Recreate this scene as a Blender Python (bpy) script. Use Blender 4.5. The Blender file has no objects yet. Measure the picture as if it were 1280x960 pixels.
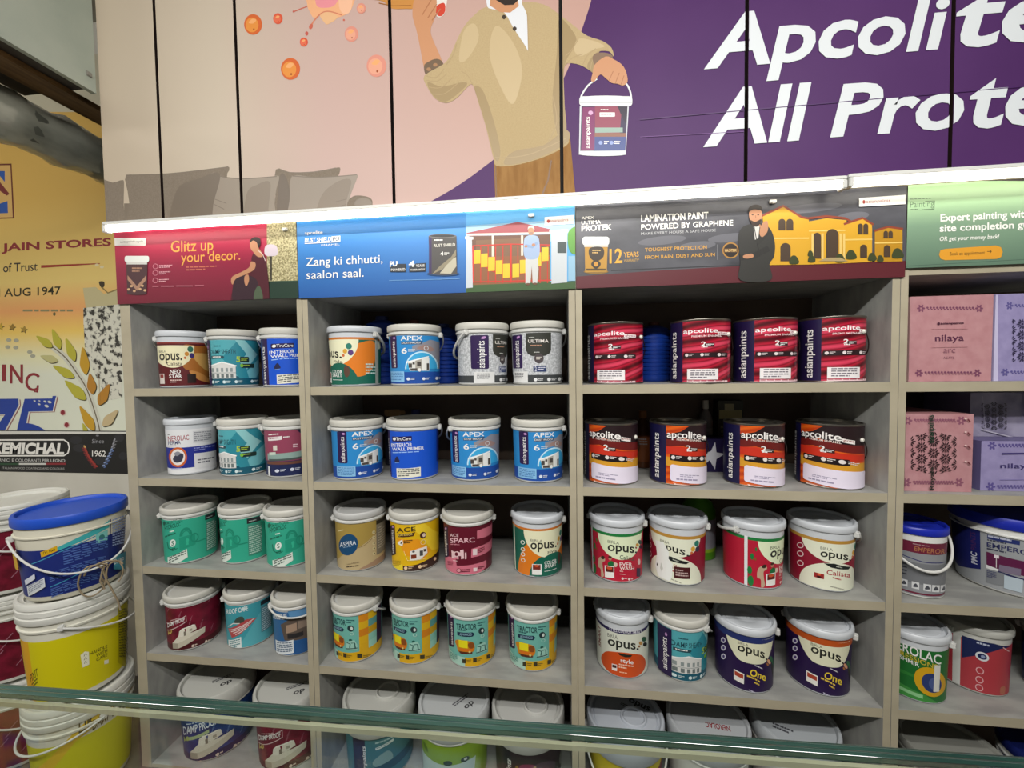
import bpy, bmesh, math, random
from mathutils import Vector, Matrix
from mathutils.geometry import tessellate_polygon
random.seed(7)
SC = bpy.context.scene
COL = SC.collection
PI = math.pi

# ------------------------------------------------------------------ camera, world, lights, exposure
FPX = 502.5
CAM = Vector((0.0, -1.35, 1.545))
YAW, PITCH, ROLL = math.radians(6.551), math.radians(-2.111), math.radians(-0.748)
def cam_axes():
    cy, sy, cp, sp, cr, sr = math.cos(YAW), math.sin(YAW), math.cos(PITCH), math.sin(PITCH), math.cos(ROLL), math.sin(ROLL)
    right = Vector((cy, sy, 0)); f0 = Vector((-sy, cy, 0)); u0 = Vector((0, 0, 1))
    fwd = cp*f0 + sp*u0; up = cp*u0 - sp*f0
    return cr*right + sr*up, -sr*right + cr*up, fwd
RT, UP, FW = cam_axes()
cd = bpy.data.cameras.new('camera'); co = bpy.data.objects.new('camera', cd); COL.objects.link(co)
cd.sensor_fit = 'HORIZONTAL'; cd.sensor_width = 36.0; cd.lens = FPX/1280*36.0; cd.clip_start = 0.02; cd.clip_end = 60
M3 = Matrix((RT, UP, -FW)).transposed()
co.matrix_world = Matrix.Translation(CAM) @ M3.to_4x4()
SC.camera = co
def Py(px, py, y):
    d = RT*((px-640)/FPX) - UP*((py-480)/FPX) + FW
    return CAM + d*((y-CAM.y)/d.y)

w = bpy.data.worlds.new('world'); SC.world = w; w.use_nodes = True
w.node_tree.nodes['Background'].inputs[0].default_value = (0.93, 0.96, 1.0, 1)
w.node_tree.nodes['Background'].inputs[1].default_value = 0.09
def area(name, loc, rot, sx, sy, energy, color=(1, 1, 1)):
    l = bpy.data.lights.new(name, 'AREA'); l.shape = 'RECTANGLE'; l.size = sx; l.size_y = sy; l.energy = energy; l.color = color
    o = bpy.data.objects.new(name, l); COL.objects.link(o); o.location = loc; o.rotation_euler = rot
    return o
area('ceiling_tube_and_fill', (-0.5, -2.15, 3.0), (math.radians(35), 0, 0), 2.6, 0.07, 69, (1.0, 0.98, 0.94))
area('ceiling_tube_and_fill', (0.9, -1.75, 3.0), (math.radians(30), 0, 0), 1.6, 0.07, 30, (1.0, 0.98, 0.94))
area('ceiling_tube_and_fill', (-2.55, -1.9, 2.95), (math.radians(35), 0, 0), 0.9, 0.06, 17, (1.0, 0.98, 0.94))  # added unseen fill lamp, brightens the wall poster, pipe and left pails
SC.view_settings.view_transform = 'Standard'; SC.view_settings.look = 'None'
SC.view_settings.exposure = 0.0; SC.view_settings.gamma = 1.0; SC.view_settings.use_curve_mapping = False

# ------------------------------------------------------------------ materials
def lin(h):
    h = h.lstrip('#'); out = []
    for i in (0, 2, 4):
        c = int(h[i:i+2], 16)/255
        out.append(c/12.92 if c <= 0.04045 else ((c+0.055)/1.055)**2.4)
    return (*out, 1)
_M = {}
def m(h, rough=0.42, metal=0.0, spec=0.4, key=None):
    k = key or (h, rough, metal, spec)
    if k in _M: return _M[k]
    mt = bpy.data.materials.new('paint_' + str(h).lstrip('#')); mt.use_nodes = True
    b = mt.node_tree.nodes['Principled BSDF']
    b.inputs['Base Color'].default_value = lin(h); b.inputs['Roughness'].default_value = rough
    b.inputs['Metallic'].default_value = metal; b.inputs['Specular IOR Level'].default_value = spec
    _M[k] = mt
    return mt
def noisy(name, h1, h2, scale=6, stretch=(1, 1, 1), rough=0.5, detail=5, bump=0.0, lo=0.35, hi=0.65, metal=0.0, spec=0.4):
    if name in _M: return _M[name]
    mt = bpy.data.materials.new(name); mt.use_nodes = True; nt = mt.node_tree; b = nt.nodes['Principled BSDF']
    tc = nt.nodes.new('ShaderNodeTexCoord'); mp = nt.nodes.new('ShaderNodeMapping'); nz = nt.nodes.new('ShaderNodeTexNoise'); rp = nt.nodes.new('ShaderNodeValToRGB')
    mp.inputs['Scale'].default_value = stretch; nz.inputs['Scale'].default_value = scale; nz.inputs['Detail'].default_value = detail
    nt.links.new(tc.outputs['Object'], mp.inputs[0]); nt.links.new(mp.outputs[0], nz.inputs['Vector']); nt.links.new(nz.outputs['Fac'], rp.inputs[0])
    rp.color_ramp.elements[0].position = lo; rp.color_ramp.elements[1].position = hi
    rp.color_ramp.elements[0].color = lin(h1); rp.color_ramp.elements[1].color = lin(h2)
    nt.links.new(rp.outputs[0], b.inputs['Base Color']); b.inputs['Roughness'].default_value = rough; b.inputs['Metallic'].default_value = metal
    b.inputs['Specular IOR Level'].default_value = spec
    if bump:
        bp = nt.nodes.new('ShaderNodeBump'); bp.inputs['Strength'].default_value = bump; bp.inputs['Distance'].default_value = 0.01
        nt.links.new(nz.outputs['Fac'], bp.inputs['Height']); nt.links.new(bp.outputs[0], b.inputs['Normal'])
    _M[name] = mt
    return mt
def ramp_mat(name, axis, a, b_, stops, rough=0.5, blotch=0.0, spec=0.35):
    """printed colour that runs along one axis of the sheet"""
    mt = bpy.data.materials.new(name); mt.use_nodes = True; nt = mt.node_tree; b = nt.nodes['Principled BSDF']
    tc = nt.nodes.new('ShaderNodeTexCoord'); sp = nt.nodes.new('ShaderNodeSeparateXYZ'); mr = nt.nodes.new('ShaderNodeMapRange'); rp = nt.nodes.new('ShaderNodeValToRGB')
    mr.inputs['From Min'].default_value = a; mr.inputs['From Max'].default_value = b_
    nt.links.new(tc.outputs['Object'], sp.inputs[0]); nt.links.new(sp.outputs[axis], mr.inputs['Value'])
    els = rp.color_ramp.elements
    while len(els) < len(stops): els.new(0.5)
    for e, (p, h) in zip(els, stops): e.position = p; e.color = lin(h)
    src = mr.outputs[0]
    if blotch:
        nz = nt.nodes.new('ShaderNodeTexNoise'); nz.inputs['Scale'].default_value = 4.0; nz.inputs['Detail'].default_value = 4
        nt.links.new(tc.outputs['Object'], nz.inputs['Vector'])
        ma = nt.nodes.new('ShaderNodeMath'); ma.operation = 'MULTIPLY_ADD'; ma.inputs[1].default_value = blotch
        nt.links.new(nz.outputs['Fac'], ma.inputs[0]); nt.links.new(mr.outputs[0], ma.inputs[2]); src = ma.outputs[0]
    nt.links.new(src, rp.inputs[0]); nt.links.new(rp.outputs[0], b.inputs['Base Color']); b.inputs['Roughness'].default_value = rough
    b.inputs['Specular IOR Level'].default_value = spec
    _M[name] = mt
    return mt
def emis(name, h, s):
    mt = bpy.data.materials.new(name); mt.use_nodes = True; b = mt.node_tree.nodes['Principled BSDF']
    b.inputs['Base Color'].default_value = lin(h); b.inputs['Emission Color'].default_value = lin(h); b.inputs['Emission Strength'].default_value = s
    _M[name] = mt
    return mt
def mm(c): return c if not isinstance(c, str) else (_M[c] if c in _M else m(c))

EDGE = noisy('shelf_edge_band', '#a79e88', '#b0a791', 7, (1, 2, 2), 0.55, 6)
LAM = noisy('grey_laminate', '#8e8e8b', '#a2a29d', 9, (1, 3, 1), 0.5, 4)
BACK = noisy('brown_back_board', '#55463a', '#66564a', 4, (1, 1, 1), 0.7)
WALLM = noisy('cream_wall_paint', '#c9c6ba', '#d6d3c8', 3, (1, 1, 1), 0.8)
WHITEP = m('#d2d2ce', 0.38); WHITEC = m('#cbc9c0', 0.4, key='cream_plastic'); OPW = m('#ccd0d5', 0.3, key='cool_white_plastic')
emis('led_glow', '#fffaf0', 6.0)
ramp_mat('mural_pink', 0, -1.65, 0.1, [(0, '#bfb09b'), (0.28, '#c0b2a0'), (0.5, '#bfa39a'), (1, '#b99488')], 0.42, 0.0)
noisy('mural_purple', '#472459', '#4e2a60', 2.5, (1, 1, 1), 0.5, spec=0.25)
ramp_mat('poster_sunset', 2, 1.55, 2.45, [(0, '#dfe2cf'), (0.10, '#e6e2b8'), (0.24, '#ecc866'), (0.36, '#e6a468'), (0.52, '#e3c778'), (1, '#d8b05c')], 0.5, 0.0)
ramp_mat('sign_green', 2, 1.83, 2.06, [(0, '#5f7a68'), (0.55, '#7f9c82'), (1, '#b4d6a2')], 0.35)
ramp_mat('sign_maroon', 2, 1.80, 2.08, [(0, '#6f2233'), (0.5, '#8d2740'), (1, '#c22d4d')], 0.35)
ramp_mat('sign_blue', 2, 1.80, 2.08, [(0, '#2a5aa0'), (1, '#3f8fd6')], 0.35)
noisy('sign_storm', '#3a3a40', '#5a5a60', 5, (1, 1, 2), 0.35, 5)
noisy('floral_paper', '#7a7048', '#cfc59a', 170, (1, 1, 1), 0.5, 3)
noisy('sweater_knit', '#ae9871', '#b49f78', 220, (1, 1, 1), 0.8, 3)
noisy('speckle_silver', '#9fa2a6', '#cfd1d4', 160, (1, 1, 1), 0.35, 2)
noisy('torn_paper', '#3d3b36', '#d8d6c6', 38, (1, 1, 1), 0.8, 6, lo=0.40, hi=0.5)
noisy('cushion_cloth', '#7c7062', '#84786a', 260, (1, 1, 1), 0.8, 3)
noisy('trouser_cloth', '#8a6233', '#9c7442', 12, (4, 1, 1), 0.8, 3)
noisy('maroon_rain', '#5d0f22', '#7b1730', 30, (1, 1, 1), 0.4, 3)
noisy('navy_rain', '#16315f', '#204280', 30, (1, 1, 1), 0.4, 3)
def swirl(name, cols, scale, dist, rot=0.25):
    mt = bpy.data.materials.new(name); mt.use_nodes = True; nt = mt.node_tree; b = nt.nodes['Principled BSDF']
    tc = nt.nodes.new('ShaderNodeTexCoord'); mp = nt.nodes.new('ShaderNodeMapping'); wv = nt.nodes.new('ShaderNodeTexWave'); rp = nt.nodes.new('ShaderNodeValToRGB')
    mp.inputs['Rotation'].default_value = (0, rot, 0); wv.bands_direction = 'Z'
    wv.inputs['Scale'].default_value = scale; wv.inputs['Distortion'].default_value = dist; wv.inputs['Detail'].default_value = 1.0; wv.inputs['Detail Scale'].default_value = 0.6
    nt.links.new(tc.outputs['Object'], mp.inputs[0]); nt.links.new(mp.outputs[0], wv.inputs['Vector']); nt.links.new(wv.outputs['Fac'], rp.inputs[0])
    els = rp.color_ramp.elements
    while len(els) < len(cols): els.new(0.5)
    for i, (e, h) in enumerate(zip(els, cols)): e.position = i/(len(cols)-1); e.color = lin(h)
    nt.links.new(rp.outputs[0], b.inputs['Base Color']); b.inputs['Roughness'].default_value = 0.28
    _M[name] = mt
swirl('red_swirl', ['#4a0714', '#8f1026', '#b81a36', '#7c0c22', '#d8405c'], 7, 5.0)
swirl('orange_swirl', ['#b8390f', '#e0611a'], 14, 2.0)

# ------------------------------------------------------------------ mesh helpers
def link(name, me, mats, parent=None, smooth=None):
    for x in mats: me.materials.append(mm(x))
    o = bpy.data.objects.new(name, me); COL.objects.link(o)
    if parent: o.parent = parent
    if smooth is not None:
        for p in me.polygons: p.use_smooth = True
        me.set_sharp_from_angle(angle=math.radians(smooth))
    return o
def bm_obj(name, bm, mats, parent=None, smooth=None):
    me = bpy.data.meshes.new(name); bmesh.ops.recalc_face_normals(bm, faces=bm.faces[:]); bm.to_mesh(me); bm.free()
    return link(name, me, mats if isinstance(mats, (list, tuple)) else [mats], parent, smooth)
def box(bm, x0, x1, y0, y1, z0, z1, mi=0, front=None, bev=0.0):
    vs = [bm.verts.new((x, y, z)) for z in (z0, z1) for y in (y0, y1) for x in (x0, x1)]
    fs = []
    for idx in ((0, 2, 3, 1), (4, 5, 7, 6), (0, 1, 5, 4), (2, 6, 7, 3), (0, 4, 6, 2), (1, 3, 7, 5)):
        f = bm.faces.new([vs[i] for i in idx]); f.material_index = mi; fs.append(f)
    if front is not None: fs[2].material_index = front
    if bev:
        es = list({e for f in fs for e in f.edges})
        bmesh.ops.bevel(bm, geom=es, offset=bev, segments=2, affect='EDGES')
    return fs
def lathe(bm, prof, seg=60, mi=0, mis=None, close=False):
    rings = []
    for r, z in prof:
        if r < 1e-6: rings.append([bm.verts.new((0, 0, z))])
        else: rings.append([bm.verts.new((r*math.sin(2*PI*k/seg), -r*math.cos(2*PI*k/seg), z)) for k in range(seg)])
    for i in range(len(rings)-1):
        a, b = rings[i], rings[i+1]; mt = mis[i] if mis else mi
        for k in range(seg):
            k2 = (k+1) % seg
            if len(a) == 1 and len(b) == 1: continue
            if len(a) == 1: f = bm.faces.new((a[0], b[k2], b[k]))
            elif len(b) == 1: f = bm.faces.new((a[k], a[k2], b[0]))
            else: f = bm.faces.new((a[k], a[k2], b[k2], b[k]))
            f.material_index = mt
def tube(bm, pts, r, seg=8, mi=0, caps=True, flat=1.0):
    pts = [Vector(p) for p in pts]; rings = []; n = None
    for i, p in enumerate(pts):
        t = (pts[min(i+1, len(pts)-1)] - pts[max(i-1, 0)]).normalized()
        if n is None: n = t.orthogonal().normalized()
        n = (n - t*n.dot(t)).normalized(); b = t.cross(n)
        rr = r[i] if isinstance(r, (list, tuple)) else r
        rings.append([bm.verts.new(p + n*math.cos(2*PI*k/seg)*rr + b*math.sin(2*PI*k/seg)*rr*flat) for k in range(seg)])
    for a, b in zip(rings, rings[1:]):
        for k in range(seg):
            f = bm.faces.new((a[k], a[(k+1) % seg], b[(k+1) % seg], b[k])); f.material_index = mi
    if caps:
        bm.faces.new(rings[0][::-1]).material_index = mi; bm.faces.new(rings[-1]).material_index = mi
def thing(name, label, cat, loc=(0, 0, 0), rz=0.0, group=None):
    o = bpy.data.objects.new(name, None); COL.objects.link(o); o.empty_display_size = 0.05
    o.location = loc; o.rotation_euler = (0, 0, rz); tag(o, label, cat, group)
    return o
def tag(o, label, cat, group=None, kind=None):
    o['label'] = label; o['category'] = cat
    if group: o['group'] = group
    if kind: o['kind'] = kind
    return o
def struct(o, label=None, cat=None):
    o['kind'] = 'structure'
    if label: o['label'] = label; o['category'] = cat
    return o

# ------------------------------------------------------------------ flat art: layered polygons and lettering
_T = {}
def glyphs(s, bold, shear):
    k = (s, round(bold, 4), shear)
    if k in _T: return _T[k]
    c = bpy.data.curves.new('t', 'FONT'); c.body = s; c.resolution_u = 3; c.offset = bold; c.shear = shear
    o = bpy.data.objects.new('t', c); me = bpy.data.meshes.new_from_object(o)
    vs = [(v.co.x, v.co.y) for v in me.vertices]; fs = []
    for p in me.polygons:
        vv = list(p.vertices)
        for i in range(1, len(vv)-1): fs.append((vv[0], vv[i], vv[i+1]))
    bpy.data.objects.remove(o); bpy.data.meshes.remove(me); bpy.data.curves.remove(c)
    if not vs: vs = [(0, 0), (1, 0), (0, 1)]
    xs = [v[0] for v in vs]; ys = [v[1] for v in vs]; x0, x1, y0, y1 = min(xs), max(xs), min(ys), max(ys)
    _T[k] = ([((x-x0)/max(x1-x0, 1e-6), (y-y0)/max(y1-y0, 1e-6)) for x, y in vs], fs)
    return _T[k]
def spline(pts, n=5, closed=True):
    out = []; N = len(pts)
    for i in range(N if closed else N-1):
        if closed: p0, p1, p2, p3 = pts[i-1], pts[i], pts[(i+1) % N], pts[(i+2) % N]
        else: p0, p1, p2, p3 = pts[max(i-1, 0)], pts[i], pts[i+1], pts[min(i+2, N-1)]
        for k in range(n):
            t = k/n
            out.append(tuple(0.5*((2*p1[j]) + (-p0[j]+p2[j])*t + (2*p0[j]-5*p1[j]+4*p2[j]-p3[j])*t*t + (-p0[j]+3*p1[j]-3*p2[j]+p3[j])*t**3) for j in (0, 1)))
    if not closed: out.append(tuple(pts[-1]))
    return out
class Art:
    def __init__(s): s.items = []; s.f = lambda x, y: (x, y)
    def tris(s, vs, fs, col): s.items.append(([s.f(*v) for v in vs], fs, col))
    def poly(s, pts, col):
        pts = list(pts); t = tessellate_polygon([[Vector((p[0], p[1], 0)) for p in pts]])
        s.tris(pts, [tuple(x) for x in t], col)
    def blob(s, pts, col, n=5): s.poly(spline(pts, n), col)
    def rect(s, x0, y0, x1, y1, col): s.poly([(x0, y0), (x1, y0), (x1, y1), (x0, y1)], col)
    def rrect(s, x0, y0, x1, y1, r, col):
        pts = []
        for cx, cy, a0 in ((x1-r, y0+r, -90), (x1-r, y1-r, 0), (x0+r, y1-r, 90), (x0+r, y0+r, 180)):
            for k in range(6): a = math.radians(a0+k*18); pts.append((cx+r*math.cos(a), cy+r*math.sin(a)))
        s.poly(pts, col)
    def ell(s, cx, cy, rx, ry, col, a0=0, a1=360, n=28, rot=0):
        pts = []; c, q = math.cos(math.radians(rot)), math.sin(math.radians(rot))
        for k in range(n + (0 if a1-a0 == 360 else 1)):
            a = math.radians(a0+(a1-a0)*k/n); u, v = rx*math.cos(a), ry*math.sin(a); pts.append((cx+u*c-v*q, cy+u*q+v*c))
        s.poly(pts, col)
    def line(s, pts, wd, col):
        L, Rr = [], []
        for i, p in enumerate(pts):
            a = pts[max(i-1, 0)]; b = pts[min(i+1, len(pts)-1)]; dx, dy = b[0]-a[0], b[1]-a[1]; d = math.hypot(dx, dy) or 1
            wi = wd[i] if isinstance(wd, (list, tuple)) else wd
            L.append((p[0]-dy/d*wi/2, p[1]+dx/d*wi/2)); Rr.append((p[0]+dy/d*wi/2, p[1]-dx/d*wi/2))
        vs = L + Rr; n = len(pts); fs = []
        for i in range(n-1): fs += [(i, i+1, n+i+1), (i, n+i+1, n+i)]
        s.tris(vs, fs, col)
    def ring(s, cx, cy, r, wd, col, ry=None, a0=0, a1=360):
        ry = ry or r
        s.line([(cx+r*math.cos(math.radians(a0+(a1-a0)*k/32)), cy+ry*math.sin(math.radians(a0+(a1-a0)*k/32))) for k in range(33)], wd, col)
    BK = 1.0
    def text(s, t, x0, y0, x1, y1, col, bold=0.0, shear=0.0, rot=0, dy=0.0, exact=False):
        bold *= s.BK
        sl = getattr(s.f, 'slope', None)
        if sl and not rot:                      # the print runs level on its board
            dy = sl(x0, y1)*(x1-x0)
            if not exact: y0 = y1-max((y1-y0)-0.6*abs(dy), 0.35*(y1-y0))
        vs, fs = glyphs(t, bold, shear)
        if rot == 90: P = [(x1-ny*(x1-x0), y1-nx*(y1-y0)) for nx, ny in vs]
        elif rot == -90: P = [(x0+ny*(x1-x0), y0+nx*(y1-y0)) for nx, ny in vs]
        else: P = [(x0+nx*(x1-x0), y1-ny*(y1-y0)+dy*nx) for nx, ny in vs]
        s.tris(P, fs, col)
    def micro(s, x0, y0, x1, y1, n, col, dy=0.0):
        """lines of print too small to read: broken thin bars"""
        rnd = random.Random(int(x0*31+y0*17)); h = (y1-y0)/n
        for i in range(n):
            x = x0; ye = y0+i*h
            xe = x1 if i < n-1 else x0+(x1-x0)*rnd.uniform(0.5, 0.95)
            while x < xe-1e-6:
                wl = min((x1-x0)*rnd.uniform(0.08, 0.22), xe-x); k = dy*(x-x0)/(x1-x0)
                s.poly([(x, ye+k), (x+wl, ye+k), (x+wl, ye+h*0.5+k), (x, ye+h*0.5+k)], col); x += wl+(x1-x0)*0.03
def clip_tri(tri, cuts):
    """split a triangle along the lines u = cut"""
    us = [p[0] for p in tri]; lo, hi = min(us), max(us)
    cs = [c for c in cuts if lo+1e-7 < c < hi-1e-7]
    if not cs: return [tri]
    out = []; rest = list(tri)
    for c in cs:
        A, B = [], []
        for i, p in enumerate(rest):
            q = rest[(i+1) % len(rest)]
            if p[0] <= c: A.append(p)
            if p[0] >= c: B.append(p)
            if (p[0]-c)*(q[0]-c) < 0:
                t = (c-p[0])/(q[0]-p[0]); x = (c, p[1]+(q[1]-p[1])*t); A.append(x); B.append(x)
        if len(A) > 2: out.append(A)
        rest = B
        if len(rest) < 3: break
    if len(rest) > 2: out.append(rest)
    return out
def clip_v(pg, v, up):
    out = []
    for i, p in enumerate(pg):
        q = pg[(i+1) % len(pg)]; a = (p[1]-v)*up; b = (q[1]-v)*up
        if a >= 0: out.append(p)
        if a*b < 0: t = a/(a-b); out.append((p[0]+(q[0]-p[0])*t, v))
    return out
def art_mesh(art, name, place, cuts, normals=None, rng=None, extra=None, vr=None):
    """place(u, v, layer) -> xyz; extra: bmesh whose faces come first (slab), materials extra_mats"""
    verts, faces, mi, nor, mats, idx = [], [], [], [], [], {}
    def slot(c):
        k = mm(c)
        if k.name not in idx: idx[k.name] = len(mats); mats.append(k)
        return idx[k.name]
    if extra:
        for vs, col in extra:
            b = len(verts); verts += vs; faces.append(list(range(b, b+len(vs)))); mi.append(slot(col)); nor += [None]*len(vs)
    for L, (vs, fs, col) in enumerate(art.items):
        cache = {}; sl = None
        for f in fs:
            for pg in clip_tri([vs[i] for i in f], cuts):
                if rng and (max(p[0] for p in pg) <= rng[0]+1e-6 or min(p[0] for p in pg) >= rng[1]-1e-6): continue
                if vr:
                    pg = clip_v(clip_v(pg, vr[0], 1), vr[1], -1)
                    if len(pg) < 3: continue
                if sl is None: sl = slot(col)
                ids = []
                for p in pg:
                    k = (round(p[0], 6), round(p[1], 6))
                    if k not in cache: cache[k] = len(verts); verts.append(place(p[0], p[1], L)); nor.append(normals(p[0]) if normals else None)
                    if cache[k] not in ids: ids.append(cache[k])
                if len(ids) > 2:
                    ar = sum(pg[i-1][0]*pg[i][1]-pg[i][0]*pg[i-1][1] for i in range(len(pg)))
                    faces.append(ids if ar > 0 else ids[::-1]); mi.append(sl)
    me = bpy.data.meshes.new(name); me.from_pydata(verts, [], faces); me.update()
    me.polygons.foreach_set('material_index', mi)
    for x in mats: me.materials.append(x)
    if normals:
        for p in me.polygons: p.use_smooth = True
        me.normals_split_custom_set_from_vertices([n or (0, 0, 1) for n in nor])
    me.validate(clean_customdata=False)
    return me

# ------------------------------------------------------------------ room shell
def slab(name, x0, x1, y0, y1, z0, z1, mt, label, cat):
    bm = bmesh.new(); box(bm, x0, x1, y0, y1, z0, z1)
    return struct(bm_obj(name, bm, mt), label, cat)
FLOORM = noisy('speckled_floor_tile', '#5a564e', '#6c6860', 14, (1, 1, 1), 0.4, 6)
slab('floor', -3.4, 3.4, -4.2, 0.5, -0.1, 0.0, FLOORM, 'grey speckled floor behind the counter', 'floor')
slab('ceiling', -3.4, 3.4, -4.2, 0.5, 3.25, 3.35, noisy('dull_ceiling', '#8c897f', '#98958b', 3, (1, 1, 1), 0.8), 'pale ceiling above the cabinets', 'ceiling')
slab('wall_back', -3.4, 3.4, 0.42, 0.5, 0.0, 3.25, WALLM, 'cream back wall behind posters and shelving', 'wall')
slab('wall_left', -3.4, -3.3, -4.2, 0.42, 0.0, 3.25, WALLM, 'cream side wall left of the pail stacks', 'wall')
slab('wall_right', 3.3, 3.4, -4.2, 0.42, 0.0, 3.25, WALLM, 'cream side wall right of the shelving', 'wall')

# ------------------------------------------------------------------ shelving units
ZS = [1.490, 1.147, 0.804, 0.461, 0.015]
ZTH = 0.0295
UNITS = [(-1.642, -0.905, 0.0425, 0.0213, 'leftmost narrow grey laminate shelving unit beside the stacked pails'),
         (-0.905, 0.0587, 0.0206, 0.0218, 'grey laminate shelving unit under the blue gate sign'),
         (0.0587, 1.0302, 0.0218, 0.0224, 'grey laminate shelving unit under the storm sky sign'),
         (1.0302, 2.0, 0.0217, 0.0217, 'rightmost grey laminate shelving unit, under the green sign')]
DEPTH = 0.40
for (x0, x1, t0, t1, lab) in UNITS:
    u = thing('shelf_unit', lab, 'shelving unit', ((x0+x1)/2, 0, 0), 0, 'shelving units along the wall')
    cx = (x0+x1)/2
    def part(name, *b, front=1, mats=(LAM, EDGE), bev=0.0012):
        bm = bmesh.new(); box(bm, *b, front=front)
        return bm_obj(name, bm, list(mats), u)
    part('side_panel', x0-cx+0.0008, x0-cx+t0, 0, DEPTH, 0, 2.085)
    part('side_panel', x1-cx-t1, x1-cx-0.0008, 0, DEPTH, 0, 2.085)
    part('back_panel', x0-cx+t0, x1-cx-t1, DEPTH-0.012, DEPTH, 0, 2.085, mats=(BACK, BACK))
    for z in ZS:
        zt = ZTH if z > 0.1 else 0.0148
        part('shelf', x0-cx+t0, x1-cx-t1, 0.0015, DEPTH-0.012, z-zt, z)
    part('top_board', x0-cx+t0, x1-cx-t1, 0.003, DEPTH-0.012, 1.812, 1.84)
    part('top_board', x0-cx+t0, x1-cx-t1, 0.003, DEPTH-0.012, 2.06, 2.085)

# ------------------------------------------------------------------ art planes traced at their real depth
def crop(ox, oy, k, y):
    def f(a, b):
        p = Py(ox+a/k, oy+b/k, y); return (p.x, p.z)
    f.slope = lambda a, b: (oy+b/k-534)/(ox+a/k+4067)
    return f
def sign(name, art, label, x0, x1, z0, z1, y, th, side, cat, step=0.00003, parent=None, rng=None, group=None):
    pre = []
    X0, X1, Y0, Y1 = x0, x1, y, y+th
    P = lambda x, yy, z: (x, yy, z)
    pre.append(([P(X0, Y0, z0), P(X1, Y0, z0), P(X1, Y0, z1), P(X0, Y0, z1)], side))
    pre.append(([P(X1, Y1, z0), P(X0, Y1, z0), P(X0, Y1, z1), P(X1, Y1, z1)], side))
    pre.append(([P(X0, Y1, z0), P(X0, Y0, z0), P(X0, Y0, z1), P(X0, Y1, z1)], side))
    pre.append(([P(X1, Y0, z0), P(X1, Y1, z0), P(X1, Y1, z1), P(X1, Y0, z1)], side))
    pre.append(([P(X0, Y1, z0), P(X1, Y1, z0), P(X1, Y0, z0), P(X0, Y0, z0)], side))
    pre.append(([P(X0, Y0, z1), P(X1, Y0, z1), P(X1, Y1, z1), P(X0, Y1, z1)], side))
    me = art_mesh(art, name, lambda u, v, L: (min(max(u, x0), x1), y-0.0002-step*L, min(max(v, z0), z1)), [x0, x1], None, (x0, x1), pre, (z0, z1))
    o = bpy.data.objects.new(name, me); COL.objects.link(o)
    if parent: o.parent = parent
    elif label: tag(o, label, cat, group)
    return o

# ---- sign with red print
W = '#f2f0ea'; GOLD = '#e0a24a'; SKIN = '#b98563'
def small_can(a, x0, y0, x1, y1, body, lid, accent):
    w_ = x1-x0; h = y1-y0
    a.poly([(x0+w_*.06, y0+h*.1), (x1-w_*.06, y0+h*.1), (x1-w_*.1, y1-h*.02), (x0+w_*.1, y1-h*.02)], body)
    a.ell((x0+x1)/2, y1-h*.03, w_*.4, h*.04, body)
    a.rrect(x0, y0, x1, y0+h*.16, h*.05, lid)
    a.rect(x0+w_*.08, y0+h*.16, x1-w_*.08, y0+h*.22, '#c9c9c4')
    a.poly([(x0+w_*.12, y0+h*.5), (x0+w_*.5, y0+h*.78), (x1-w_*.12, y0+h*.5), (x1-w_*.12, y0+h*.62), (x0+w_*.5, y0+h*.9), (x0+w_*.12, y0+h*.62)], accent)
    a.micro(x0+w_*.3, y0+h*.3, x0+w_*.7, y0+h*.45, 2, accent)
SY = -0.007
a = Art(); a.f = crop(120, 240, 4.923, SY)
a.rect(100, 150, 1260, 700, 'sign_maroon')
a.poly([(1052, 150), (1260, 150), (1260, 560), (1052, 560)], 'floral_paper')
a.poly([(1050, 550), (1260, 545), (1260, 700), (1050, 700)], '#20382c'); a.line([(1052, 552), (1260, 546)], 5, '#2f4d3c')
a.line([(1078, 390), (1078, 545)], 10, '#2c2620'); a.blob([(1040, 385), (1042, 335), (1075, 322), (1112, 335), (1116, 385), (1078, 395)], '#c9bcc6')
a.rrect(100, 283, 308, 330, 8, W); a.text('asianpaints', 150, 298, 240, 318, '#6c6a66'); a.text('royale', 246, 296, 290, 316, '#6c6a66')
a.text('Glitz up', 462, 301, 722, 394, GOLD, 0.004, exact=True); a.text('your decor.', 524, 372, 888, 454, GOLD, 0.004, exact=True)
a.micro(556, 458, 742, 492, 2, '#c06a55', -6)
for k, yy in enumerate((458, 498, 545)):
    a.ring(367, yy, 15, 3, '#d98c9c'); a.micro(390, yy-8, 470-10*k, yy+14, 2, '#e0a8b2', -2)
a.micro(350, 578, 815, 592, 1, '#b86a78', -8)
small_can(a, 180, 394, 330, 632, '#4d3438', '#d9ddd8', '#a9826a')
for (cx, cy) in ((205, 600), (240, 610), (275, 598), (305, 606), (222, 580), (290, 578)): a.ell(cx, cy, 9, 7, '#cda77e')
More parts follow.
